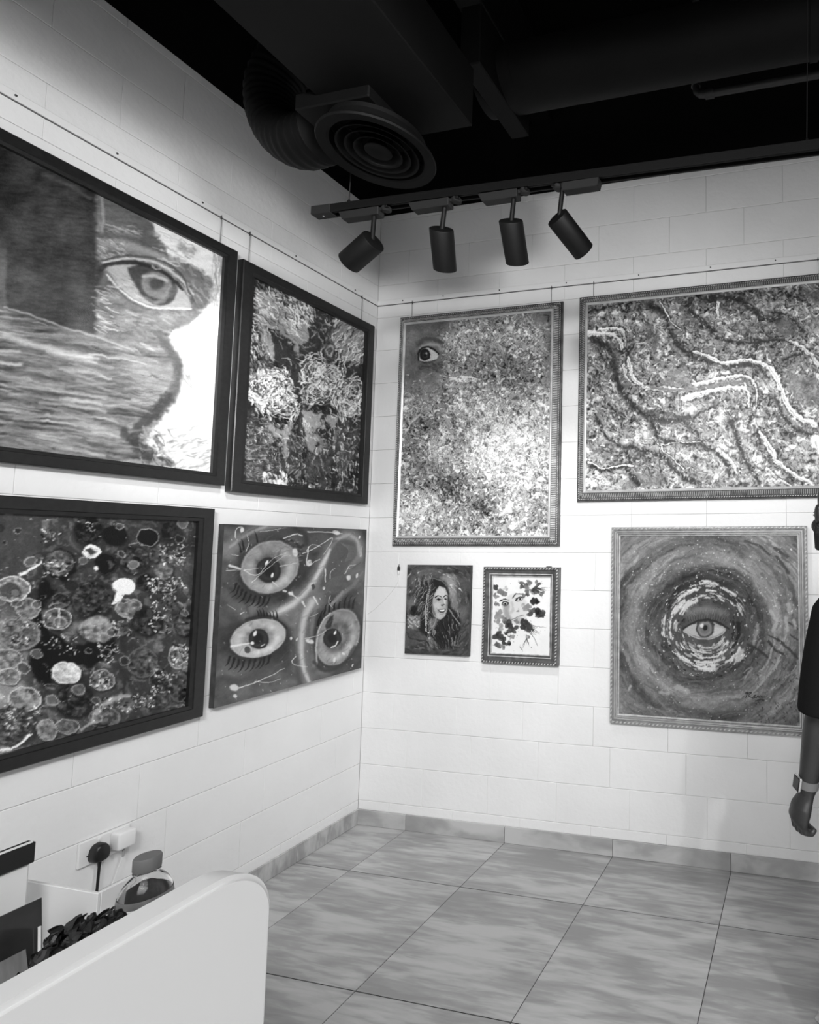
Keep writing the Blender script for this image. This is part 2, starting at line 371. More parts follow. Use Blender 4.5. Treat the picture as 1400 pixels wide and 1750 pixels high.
def paint_bubbles():
    c = Cv(-560, 120, 1200, 1760, .5, 90); X, Y = c.X, c.Y
    c.A = 88+(fbm(X/120, Y/120, 3, 4)-.5)*46
    pale = sm(0, 1, (230-X)/200)*sm(650, 900, Y)
    c.A = c.A*(1-pale*.7)+185*pale*.7
    c.curls(42, 6, 0, 50, .7); c.curls(22, 8, 6, 40, .7)
    c.poly([(-500, 180), (240, 190), (250, 480), (100, 560), (-500, 560)], 78, .8, 30, rough=60, amp=20)
    for p in ([(330, 400), (420, 430), (440, 520), (380, 590), (300, 560), (250, 500)], [(250, 560), (320, 640), (230, 740), (290, 880), (420, 960), (640, 900), (680, 980), (520, 1080), (380, 1050), (260, 1200), (160, 1080), (180, 980), (240, 900), (180, 760)]):
        c.poly(p, 20, .85, 14, rough=30, amp=14)
    # lids and circles of resin: cx, cy, rx, ry, fill, rim
    B = [(510, 290, 85, 82, 40, 60), (660, 322, 72, 58, 15, 55), (850, 332, 66, 52, 25, 190), (968, 292, 50, 50, 42, 70), (530, 415, 52, 40, 225, 240),
         (606, 482, 66, 60, 18, 90), (775, 462, 92, 80, 74, 40), (940, 525, 58, 54, 105, 60), (892, 430, 34, 44, 80, 55), (340, 480, 92, 76, 110, 30),
         (70, 628, 106, 74, 150, 240), (850, 590, 70, 50, 50, 90), (350, 692, 54, 44, 62, 130), (328, 800, 84, 62, 95, 220), (160, 740, 70, 60, 120, 200),
         (530, 690, 120, 110, 66, 52), (740, 740, 76, 58, 120, 190), (850, 820, 90, 80, 55, 40), (560, 860, 110, 80, 140, 60), (110, 890, 120, 96, 110, 150),
         (40, 1030, 90, 60, 130, 180), (820, 1050, 90, 84, 80, 110), (1040, 1020, 72, 72, 110, 190), (382, 1112, 84, 64, 195, 225), (590, 1152, 74, 60, 105, 190),
         (700, 850, 50, 44, 100, 60), (430, 1270, 110, 100, 62, 40), (140, 1262, 100, 72, 130, 220), (1030, 1190, 60, 90, 72, 110), (920, 1170, 60, 80, 70, 110),
         (390, 1420, 70, 44, 110, 200), (60, 1420, 150, 110, 88, 60), (270, 1440, 60, 60, 130, 190), (1060, 830, 60, 70, 80, 55), (600, 1370, 90, 60, 100, 130),
         (900, 1280, 70, 40, 80, 60), (50, 1130, 70, 50, 140, 220), (-120, 800, 110, 90, 120, 190), (-260, 1100, 120, 100, 90, 160), (-200, 500, 90, 80, 60, 130), (-380, 820, 100, 90, 70, 60), (-120, 1330, 100, 80, 140, 210)]
    for i, (x, y, rx, ry, f, r) in enumerate(B):
        c.ell(x+4, y+6, rx*1.06, ry*1.06, 28, 0, .5, .12); c.ell(x, y, rx, ry, f, 0, .88, .05)
        b = c.box(x-rx, y-ry, x+rx, y+ry)
        if b and f > 30:
            m = (np.hypot((c.X[b]-x)/rx, (c.Y[b]-y)/ry) < .92)
            c.A[b] += m*(fbm(c.X[b]/22, c.Y[b]/18, i, 3)-.5)*130
        if r > 100:
            c.ell(x, y, rx*.97, ry*.97, r, 0, .75, ring=.05)
        else: c.ell(x, y, rx*.97, ry*.97, r, 0, .7, ring=.04)
    c.ell(62, 640, 62, 48, 78, 0, .9, .1); c.stroke([(120, 545), (170, 520), (225, 490), (240, 440)], 20, 225, .9, .5, 5)
    c.stroke([(338, 740), (345, 790), (335, 850)], 10, 215, .8, .6); c.stroke([(480, 850), (480, 940)], 14, 70, .7, .7); c.stroke([(440, 840), (560, 820), (640, 830)], 40, 165, .5, .8)
    c.ell(712, 615, 64, 50, 248, 0, 1, .06); c.poly([(665, 640), (700, 670), (720, 660), (690, 700), (640, 722), (655, 690)], 246, 1, 4)
    c.poly([(490, 400), (520, 390), (560, 420), (520, 440)], 60, .9, 5); c.poly([(610, 460), (660, 480), (640, 520)], 90, .9, 5); c.ell(790, 458, 24, 14, 20, 30, .95, .2)
    c.ell(552, 510, 14, 12, 235, 0, .9, .3)
    c.stroke([(540, 1380), (570, 1320), (650, 1260), (740, 1240)], 26, 190, .6, .7, rough=14); c.stroke([(0, 1560), (100, 1530), (180, 1460)], 14, 235, .9, .5)
    c.stroke([(470, 1440), (520, 1400), (620, 1380)], 16, 190, .6, .7, rough=10)
    R = np.random.RandomState(12)
    for i in range(70):
        x = R.uniform(-450, 1120); y = R.uniform(250, 1480); q = R.uniform(12, 38); v = R.uniform(30, 150)
        c.ell(x, y, q, q*.8, v, 0, .55, .12, rough=12); c.ell(x, y, q, q*.8, R.choice([40, 190, 220]), 0, .6, ring=.12)
    for i in range(60):
        x = R.uniform(-450, 1120); y = R.uniform(250, 1480); q = R.uniform(30, 90); t = R.uniform(0, 6.3)
        c.stroke([(x+q*math.cos(t+k*.35), y+q*.8*math.sin(t+k*.35)) for k in range(5)], R.uniform(4, 12), R.choice([20, 60, 160, 210]), .5, .6, 2)
    # splashes and specks
    for (x, y, rx, ry, n) in ((990, 430, 70, 60, 70), (960, 600, 110, 40, 60), (940, 660, 80, 60, 60), (930, 790, 60, 90, 50), (520, 270, 50, 30, 25), (620, 1000, 60, 60, 50), (370, 960, 90, 60, 50), (930, 1160, 60, 70, 60),
                              (830, 1270, 60, 40, 50), (1040, 1010, 50, 60, 60), (580, 1150, 60, 50, 40), (330, 510, 80, 50, 60), (700, 850, 60, 50, 30), (180, 870, 110, 80, 40), (130, 1380, 120, 90, 60), (290, 330, 60, 40, 20), (650, 1290, 120, 40, 40)):
        c.dabs(n, (x-rx, x+rx), (y-ry, y+ry), (4, 20), (3, 10), lambda x, y: x*5.3+y*3.7, lambda x, y, r: 15 if r < .3 else 90+165*r, .85, int(x+y))
    c.dabs(320, (-500, 1150), (200, 1500), (3, 12), (3, 7), .2, (150, 250), .7, 20, where=lambda x, y, r: r < .6)
    c.dabs(160, (-500, 1150), (400, 1560), (30, 100), (4, 10), 0, (40, 150), .35, 21)
    c.A = (c.A-92)*1.35+86
    c.warp(9, 30, 3); c.warp(3, 8, 5)
    c.tex(8, 8, 10, 70, 3); return c

def paint_three_eyes():
    c = Cv(60, 80, 1340, 1620, .5, 78); X, Y = c.X, c.Y
    c.A = 76+(fbm(X/160, Y/120, 3, 3)-.5)*90
    # flowing bands
    c.stroke([(180, 330), (300, 250), (420, 180), (520, 130), (640, 100)], 110, 128, .8, .9); c.stroke([(200, 300), (340, 210), (500, 130)], 22, 165, .7, .9)
    c.stroke([(300, 270), (420, 215), (560, 190), (700, 160)], 60, 62, .8, .8)
    c.stroke([(560, 860), (680, 790), (800, 690), (880, 570), (950, 430), (1040, 290), (1140, 215), (1220, 260), (1230, 380), (1150, 480)], 130, 132, .85, .9, 80)
    c.stroke([(540, 840), (700, 760), (800, 670), (880, 560), (940, 440), (1000, 330)], 54, 204, .95, .9, 26)
    c.stroke([(1060, 240), (1150, 210), (1220, 260), (1240, 370)], 26, 168, .8, .9)
    c.poly([(1000, 340), (1080, 250), (1180, 260), (1210, 360), (1130, 470), (1010, 570), (930, 700), (900, 700), (920, 600), (970, 470)], 84, .9, 14, sp=True)
    c.stroke([(1000, 620), (1100, 540), (1230, 440)], 60, 92, .7, .9)
    for i in range(7): c.stroke([(1090+i*16, 270+i*4), (1150+i*11, 330), (1120+i*10, 420-i*4)], 5, 140-i*6, .5, .9)
    c.stroke([(900, 720), (820, 800), (770, 950), (760, 1100), (780, 1260), (830, 1380)], 150, 122, .85, .9, 100)
    c.stroke([(860, 740), (800, 850), (780, 960), (770, 1100), (785, 1250), (830, 1380)], 58, 196, .9, .9, 26)
    c.stroke([(900, 760), (860, 900), (860, 1050), (870, 1250)], 30, 140, .6, .9)
    c.stroke([(980, 830), (1080, 700), (1200, 590), (1260, 500)], 46, 118, .8, .9, 14); c.stroke([(1000, 770), (1100, 660)], 22, 160, .6, .9)
    c.stroke([(640, 900), (700, 920), (740, 840)], 50, 140, .6, .9)
    c.stroke([(660, 1020), (560, 1180), (420, 1300), (260, 1370), (140, 1350)], 60, 58, .7, .9); c.stroke([(900, 1300), (1000, 1290), (1100, 1230)], 34, 118, .7, .9)
    c.stroke([(700, 1050), (740, 1300), (760, 1400)], 40, 62, .6, .9); c.stroke([(170, 700), (250, 760), (400, 790), (560, 790)], 80, 102, .7, .9, 50)
    c.ell(380, 1310, 170, 50, 88, -20, .6, .7); c.stroke([(330, 740), (345, 830)], 20, 60, .5, .9); c.ell(390, 800, 30, 50, 130, 0, .5, .7)
    # eyes: cx cy rx ry rot
    def eye(cx, cy, rx, ry, rot, base, hi, pr, px, py, glints):
        c.ell(cx, cy, rx*1.13, ry*1.14, 44, rot, .85, .18); c.ell(cx, cy, rx, ry, base, rot, 1, .05)
        b = c.box(cx-rx*1.2, cy-rx*1.2, cx+rx*1.2, cy+rx*1.2); q = math.radians(rot)
        U = (c.X[b]-cx); V = (c.Y[b]-cy); u = (U*math.cos(q)+V*math.sin(q))/rx; v = (-U*math.sin(q)+V*math.cos(q))/ry; r = np.hypot(u, v)
        t = np.arctan2(V, U); m = 1-sm(.94, 1.0, r)
        g = (hi-base)*np.exp(-((r-.72)/.2)**2)*(.55+.45*np.sin(t*1+.4))+(fbm(t*3, r*3+5, 7, 3)-.5)*60-30*np.exp(-((r-.45)/.12)**2)
        c.A[b] += g*m; c.ell(cx, cy, rx*.97, ry*.97, hi-10, rot, .5, ring=.035)
        c.ell(px, py, pr*1.12, pr*1.15, 30, 0, 1, .1); c.ell(px, py, pr, pr, 52, 0, .9, .2); c.ell(px, py, pr*.55, pr*.6, 22, 0, .9, .3)
        for (gx, gy, ga, gb) in glints: c.ell(gx, gy, ga, gb, 232, 20, 1, .25)
    eye(520, 465, 240, 205, -28, 128, 190, 88, 510, 487, [(494, 430, 10, 24), (538, 527, 11, 20)])
    eye(425, 1030, 225, 150, -16, 165, 215, 70, 430, 1035, [(400, 992, 14, 24), (380, 1070, 16, 13)])
    eye(1060, 1020, 165, 235, 22, 122, 185, 66, 1018, 1030, [(1040, 986, 9, 18)])
    c.stroke([(1010, 1100), (1045, 1090), (1062, 1055)], 12, 220, .95, .5); c.stroke([(450, 1095), (480, 1075)], 8, 210, .9, .5)
    c.ell(340, 1118, 38, 38, 190, 0, .9, .1); c.ell(340, 1120, 26, 28, 78, 0, 1, .12)
    c.stroke([(215, 1095), (290, 1080), (355, 1068)], 22, 228, .95, .6, 8); c.ell(722, 345, 22, 34, 215, -10, .95, .3)
    c.poly([(1000, 860), (1030, 840), (1010, 940), (970, 960), (960, 930)], 42, .9, 6)
    c.stroke([(895, 1240), (890, 1100), (920, 930), (1000, 830)], 12, 196, .8, .7)
    c.poly([(845, 610), (870, 595), (885, 620), (860, 645)], 70, .95, 3)
    # dark creases over the lids
    c.stroke([(610, 240), (690, 250), (760, 300), (790, 290)], 18, 40, .85, .6); c.stroke([(720, 150), (800, 210), (810, 280)], 40, 44, .7, .8)
    c.stroke([(630, 232), (720, 200), (775, 214)], 9, 210, .95, .5); c.stroke([(270, 560), (380, 660), (520, 690), (660, 640), (760, 520)], 26, 48, .7, .8)
    c.stroke([(210, 1140), (300, 1190), (440, 1200), (560, 1150), (650, 1060)], 22, 50, .8, .8); c.stroke([(330, 880), (450, 855), (560, 870), (650, 950)], 18, 44, .85, .7)
    c.stroke([(870, 1220), (960, 1290), (1100, 1240), (1200, 1100)], 26, 46, .7, .8)
    # lashes
    def lash(pts, n, dx, dy, w=9):
        p = curve(pts, 20)
        for i in np.linspace(0, len(p)-1, n).astype(int):
            x, y = p[i]; f = 1+.3*math.sin(i*2.1)
            c.stroke([(x, y), (x+dx*.35*f, y+dy*.65*f), (x+dx*f, y+dy*f)], w*1.7, 22, .95, .6, 2)
    lash([(250, 600), (320, 660), (420, 700), (520, 700)], 9, -50, 70, 11); lash([(200, 1180), (300, 1210), (420, 1200), (520, 1170)], 9, -40, 75, 12)
    lash([(430, 850), (500, 850), (580, 865)], 7, -14, -50, 8); lash([(900, 930), (940, 860), (1000, 810), (1060, 790), (1130, 780), (1180, 790)], 9, 24, -80, 10)
    lash([(290, 340), (330, 310), (420, 260)], 4, -20, -70, 10)
    # pale drips and splatter
    G = 222
    for p, w in (([(310, 490), (420, 525), (540, 400), (650, 352)], 6), ([(375, 588), (480, 490), (640, 370)], 6), ([(316, 488), (430, 472)], 5), ([(175, 490), (285, 485)], 6), ([(200, 450), (285, 480)], 22),
                 ([(780, 358), (900, 300), (1010, 230), (1015, 260), (945, 365)], 7), ([(830, 300), (815, 420), (830, 450), (920, 395)], 8), ([(815, 330), (850, 285), (925, 300)], 5), ([(820, 182), (930, 182), (1040, 190), (1100, 198)], 9), ([(245, 230), (250, 160), (300, 145), (310, 180)], 7),
                 ([(270, 1425), (400, 1385), (520, 1330), (635, 1268)], 8), ([(400, 1378), (520, 1382), (605, 1350)], 6), ([(800, 1032), (900, 1010), (970, 970)], 6), ([(730, 1175), (695, 1220), (740, 1250), (820, 1255)], 7), ([(540, 580), (590, 620)], 8),
                 ([(680, 670), (740, 718)], 12), ([(780, 740), (800, 775)], 20), ([(960, 480), (965, 580)], 12), ([(1000, 690), (990, 740), (1020, 790)], 5), ([(1120, 520), (1150, 460), (1200, 440)], 6), ([(870, 700), (905, 760)], 14), ([(440, 180), (660, 150)], 4), ([(600, 455), (730, 430)], 6), ([(840, 860), (910, 830)], 5),
                 ([(240, 800), (180, 760)], 4), ([(285, 835), (315, 820)], 8), ([(1240, 380), (1250, 300)], 5), ([(1000, 560), (1010, 500), (1040, 470)], 5), ([(330, 340), (350, 280), (340, 210)], 6), ([(270, 370), (210, 360)], 5)):
        c.stroke(p, w, G, .9, .5, w*.5)
    for x, y, a, b in ((300, 168, 16, 20), (235, 1422, 34, 26), (838, 1055, 34, 18), (1050, 188, 30, 16), (835, 428, 18, 26), (1148, 548, 18, 22), (640, 655, 18, 10), (685, 675, 20, 14), (240, 1492, 16, 14), (1215, 530, 8, 22), (950, 632, 9, 14), (1232, 225, 7, 12), (1180, 1245, 6, 14), (1035, 1205, 10, 22), (1105, 1155, 14, 10), (688, 1030, 9, 12), (732, 1040, 7, 14)):
        c.ell(x, y, a, b, G, 15, .9, .25)
    c.dabs(150, (130, 1290), (120, 1540), (3, 14), (3, 7), 1.2, (160, 230), .8, 5); c.dabs(160, (130, 1290), (120, 1540), (30, 130), (6, 16), -.6, (50, 120), .25, 6)
    c.dabs(60, (560, 780), (240, 420), (10, 40), (5, 12), 0, (110, 190), .4, 7)
    c.warp(6, 40, 3)
    c.tex(10, 10, 7, 70, 3); return c

def paint_speckled_eye():
    c = Cv(80, 100, 1140, 1660, .62, 150); X, Y = c.X, c.Y
    big = fbm(X/170, Y/150, 3, 4)
    lum = 172+(big-.5)*80
    lum += 75*np.exp(-(((X-830)/330)**2+((Y-1000)/260)**2)) + 60*np.exp(-(((X-230)/210)**2+((Y-1430)/150)**2)) + 18*np.exp(-(((X-800)/300)**2+((Y-300)/150)**2))
    lum -= 24*np.exp(-(((X-760)/170)**2+((Y-590)/90)**2)) + 62*np.exp(-(((X-430)/110)**2+((Y-1300)/110)**2)) + 50*np.exp(-(((X-620)/60)**2+((Y-1430)/50)**2)) + 40*np.exp(-(((X-160)/90)**2+((Y-1090)/150)**2))
    lum -= 30*np.exp(-(((X-230)/140)**2+((Y-860)/70)**2)) + 25*np.exp(-(((X-640)/260)**2+((Y-490)/90)**2))
    calm = (1-sm(300, 430, X+(fbm(X/50, Y/50, 4)-.5)*120))*(1-sm(560, 800, Y))
    calm = np.maximum(calm, (1-sm(230, 300, Y+(fbm(X/50, Y/50, 6)-.5)*60))*(1-sm(380, 520, X)))
    calm = np.maximum(calm, sm(900, 1050, X+(fbm(X/40, Y/40, 8)-.5)*120)*(1-sm(180, 260, Y)))
    calm = np.maximum(calm, .7*sm(1030, 1080, X)*(1-sm(560, 700, Y)))
    c.A = lum*(1-calm)+(110+(fbm(X/60, Y/70, 9, 4)-.5)*50)*calm
    m = 1-calm*.85
    c.curls(14, 4, 85, 80, m); c.curls(22, 14, 60, 60, m*.8); c.A += 14*m
    c.dabs(1500, (115, 1100), (180, 1620), (8, 24), (4, 9), lambda x, y: x*12.7+y*7.3, lambda x, y, r: 235 if r > .45 else 60+90*r, .55, 1,
           where=lambda x, y, r: not (x < 380 and y < 520) and not (y < 230 and x < 450) and r < .35+.5*math.exp(-((x-800)/400)**2-((y-1050)/300)**2)+.5*math.exp(-((x-250)/260)**2-((y-1420)/180)**2))
    c.dabs(260, (300, 700), (1200, 1500), (6, 20), (5, 11), lambda x, y: x*3.1+y, (14, 60), .75, 2, where=lambda x, y, r: math.hypot(x-430-(y-1300)*.9, (y-1340)) < 40+130*r)
    c.dabs(110, (480, 950), (420, 680), (6, 20), (4, 8), lambda x, y: x+y, (40, 90), .6, 3, where=lambda x, y, r: r < .6)
    c.dabs(22, (430, 600), (560, 590), (20, 70), (5, 12), .05, (200, 245), .8, 4)
    c.stroke([(130, 930), (170, 860), (230, 810)], 14, 205, .7, .9, rough=8); c.ell(825, 235, 20, 18, 225, 0, .8, .5)
    c.stroke([(760, 1480), (800, 1440), (825, 1400)], 22, 225, .8, .7, rough=10); c.stroke([(830, 1570), (880, 1530), (930, 1500)], 20, 215, .7, .8, rough=10)
    # the eye
    c.poly([(210, 320), (260, 300), (350, 310), (370, 400), (350, 460), (250, 480), (205, 420)], 112, .85, 14, sp=True)
    c.stroke([(212, 345), (250, 312), (310, 308), (368, 330)], 30, 62, .85, .8, 22, rough=10)
    c.stroke([(225, 368), (280, 345), (345, 352), (362, 380)], 18, 165, .8, .9)
    c.poly([(222, 452), (216, 400), (250, 372), (300, 376), (345, 410), (330, 445), (280, 458), (235, 462)], 216, .98, 3, sp=True)
    c.ell(258, 412, 36, 40, 24, 0, 1, .12); c.ell(262, 415, 20, 22, 66, 0, .9, .4); c.ell(266, 404, 6, 8, 210, 0, .9, .4); c.ell(256, 418, 9, 10, 10, 0, .9, .4)
    c.stroke([(215, 450), (216, 400), (250, 364), (305, 368), (348, 405)], 12, 22, .95, .5); c.stroke([(225, 458), (270, 464), (330, 450)], 6, 60, .8, .7)
    c.dabs(90, (225, 380), (465, 530), (10, 30), (6, 14), .2, (40, 100), .5, 6)
    c.dabs(80, (125, 1100), (170, 600), (20, 60), (8, 20), 1.5, (90, 140), .3, 7, where=lambda x, y, r: x < 220 or x > 1060)
    c.stroke([(1045, 150), (1080, 155), (1070, 190), (1084, 180)], 6, 40, .9, .5); c.stroke([(1075, 150), (1078, 195)], 5, 40, .8, .5)
    c.warp(5, 14, 2); c.tex(5, 5, 16, 40, 2, mask=m)
    return c

def paint_rivers():
    c = Cv(100, 90, 2000, 1290, .6, 135); X, Y = c.X, c.Y
    flow = lambda x, y: .75+.5*math.sin(x/230+y/300)
    q = .6+.35*np.sin(X/230+Y/300); U = X*np.cos(.65)+Y*np.sin(.65); V = -X*np.sin(.65)+Y*np.cos(.65)
    wv = 60*np.sin(U/150)+40*fbm(X/150, Y/150, 5)
    c.A = 168+(fbm(U/190, (V+wv)/50, 3, 4)-.5)*130+(fbm(X/30, Y/30, 8, 3)-.5)*60
    c.A += -32*np.exp(-((Y-170)/70)**2) + 12*sm(700, 1000, Y)
    c.curls(15, 4, 90, 90, 1); c.curls(24, 12, 70, 60, .8); c.A += 14
    c.dabs(1500, (115, 1900), (110, 1265), (8, 30), (3, 7), flow, lambda x, y, r: 20+40*r if r < .35 else 170+75*r, .6, 1)
    def dark(p, w, w2=None, a=.8, v=28, r=9):
        c.stroke(p, w*1.9, 84, .45, .9, (w2 or w)*1.9, rough=22); c.stroke(p, w*.75, v, a, .9, (w2 or w)*.75, rough=11)
        q = curve(p, 6); R = np.random.RandomState(int(p[0][0]))
        for i in range(len(q)*3):                                # broken, flecked edges
            x, y = q[R.randint(len(q))]+R.randn(2)*w*.55; t = R.rand()*3.1; l = R.uniform(5, 15)
            c.stroke([(x-l*math.cos(t)/2, y-l*math.sin(t)/2), (x+l*math.cos(t)/2, y+l*math.sin(t)/2)], R.uniform(3, 9), 20 if R.rand() < .6 else R.uniform(120, 235), .8, .5, 2, sp=False)
    def white(p, w, w2=None, v=238, a=.97):
        c.stroke(p, w+10, 40, .75, .35, (w2 or w)+8, rough=9); c.stroke(p, w, v, a, .3, w2, rough=8)
        if w > 15: q = [(x+R_.uniform(-3, 3), y+w*.22) for x, y in p] if (R_ := np.random.RandomState(3)) else p; c.stroke(q, 3.2, 90, .7, .5, 2.5, rough=6)
    # grey washes
    for p, v in (([(600, 230), (680, 250), (740, 360), (650, 330)], 90), ([(1160, 330), (1260, 300), (1290, 400), (1200, 410)], 100), ([(1200, 600), (1400, 640), (1420, 800), (1300, 780), (1230, 700)], 105),
                 ([(440, 320), (520, 420), (480, 500), (430, 420)], 95), ([(370, 800), (560, 840), (520, 870), (400, 850)], 60), ([(1300, 140), (1420, 150), (1420, 240), (1330, 200)], 80),
                 ([(380, 1160), (560, 1180), (540, 1240), (300, 1250)], 110), ([(650, 560), (560, 620), (500, 700), (700, 700)], 120)): c.poly(p, v, .65, 14, rough=24, amp=16)
    # dark channels
    for p, w, w2 in (([(460, 235), (540, 280), (570, 370), (620, 460), (690, 510), (780, 545), (940, 570), (1050, 570), (1120, 640)], 44, 22), ([(660, 230), (720, 290), (790, 360), (850, 420), (960, 440), (1100, 430), (1190, 425)], 34, 20),
                     ([(770, 195), (900, 190), (1000, 225), (1080, 300), (1170, 300)], 40, 46), ([(1150, 265), (1230, 290), (1290, 360), (1330, 390)], 22, 16), ([(150, 430), (230, 470), (260, 560), (280, 660), (340, 770), (440, 850), (560, 880), (680, 855)], 54, 22),
                     ([(150, 840), (210, 950), (280, 1010), (420, 1040), (530, 1080), (620, 1180), (720, 1230)], 22, 26), ([(230, 790), (290, 870), (300, 900)], 14, 10), ([(130, 1130), (200, 1150), (300, 1130), (350, 1180), (390, 1230)], 22, 34),
                     ([(320, 1050), (350, 1100), (330, 1120)], 30, 12), ([(460, 880), (510, 970), (640, 1000), (760, 1020), (860, 1080), (900, 1180)], 26, 16), ([(900, 860), (940, 960), (980, 1080), (1040, 1180), (1070, 1220)], 22, 24),
                     ([(1150, 740), (1200, 840), (1260, 920), (1340, 950)], 24, 26), ([(1180, 480), (1150, 570), (1180, 620)], 20, 12), ([(1200, 540), (1290, 500), (1350, 480)], 22, 8), ([(120, 270), (240, 240), (330, 270)], 16, 10), ([(960, 800), (1000, 800), (1080, 740)], 8, 5),
                     ([(290, 480), (340, 500), (330, 540)], 36, 26), ([(700, 860), (860, 770), (900, 760)], 10, 6), ([(1000, 920), (1040, 830), (1090, 740)], 5, 3), ([(1500, 200), (1600, 400), (1800, 500)], 40, 20), ([(1450, 900), (1600, 1000), (1750, 1200)], 40, 20)): dark(p, w, w2)
    for p in ([(508, 870), (510, 1000), (520, 1240)], [(600, 1000), (598, 1140)], [(630, 770), (640, 860)]): dark(p, 4, 4, .8, 40, 5)
    # light rivers
    white([(100, 385), (180, 388), (240, 395), (285, 420), (305, 470)], 34, 18); white([(180, 362), (260, 366), (310, 385), (322, 460)], 22, 10)
    white([(345, 530), (350, 590), (375, 650), (440, 690), (540, 695), (640, 705)], 20, 24); white([(315, 560), (320, 620), (350, 660)], 16, 8)
    white([(700, 672), (800, 655), (880, 635), (960, 625), (1020, 645), (1050, 700), (1050, 790)], 22, 10); white([(650, 755), (740, 725), (860, 700), (960, 690), (1005, 720), (1010, 800)], 34, 12)
    c.stroke([(460, 690), (640, 705), (760, 690), (900, 665), (1000, 660)], 16, 105, .85, .6)
    white([(700, 495), (770, 510), (850, 550), (980, 545), (1060, 545), (1130, 590), (1180, 660), (1210, 760), (1280, 850), (1380, 900)], 18, 30)
    white([(1070, 940), (1120, 1020), (1180, 1120), (1290, 1190), (1370, 1230)], 22, 22); white([(1110, 1140), (1180, 1200), (1240, 1235)], 16, 10)
    white([(840, 1040), (900, 1090), (935, 1160)], 22, 16); white([(240, 660), (260, 720)], 18, 6); white([(500, 1005), (640, 995), (740, 995)], 6, 4)
    white([(115, 1105), (200, 1140), (300, 1120), (370, 1130)], 7, 8); white([(520, 1010), (560, 1070), (650, 1150)], 7, 6); white([(1240, 430), (1310, 470), (1360, 520), (1400, 560)], 16, 26)
    white([(830, 215), (840, 300)], 18, 12); white([(1380, 980), (1400, 1040)], 60, 40); white([(520, 210), (560, 290), (630, 380)], 10, 4); white([(1400, 620), (1500, 760), (1680, 840)], 30, 20)
    for x in range(600, 660, 14): c.stroke([(x, 740), (x+4, 840)], 7, 190, .6, .7)
    c.ell(200, 1040, 60, 50, 140, 0, .6, ring=.15); c.ell(405, 1095, 34, 30, 60, 0, .7, ring=.2); c.ell(1220, 350, 60, 40, 70, 0, .5, ring=.15)
    c.dabs(700, (115, 1900), (110, 1265), (5, 14), (3, 6), flow, lambda x, y, r: 245 if r > .5 else 20, .75, 5)
    c.warp(12, 36, 3); c.warp(4, 10, 6); c.tex(5, 5, 14, 40, 2)
    return c

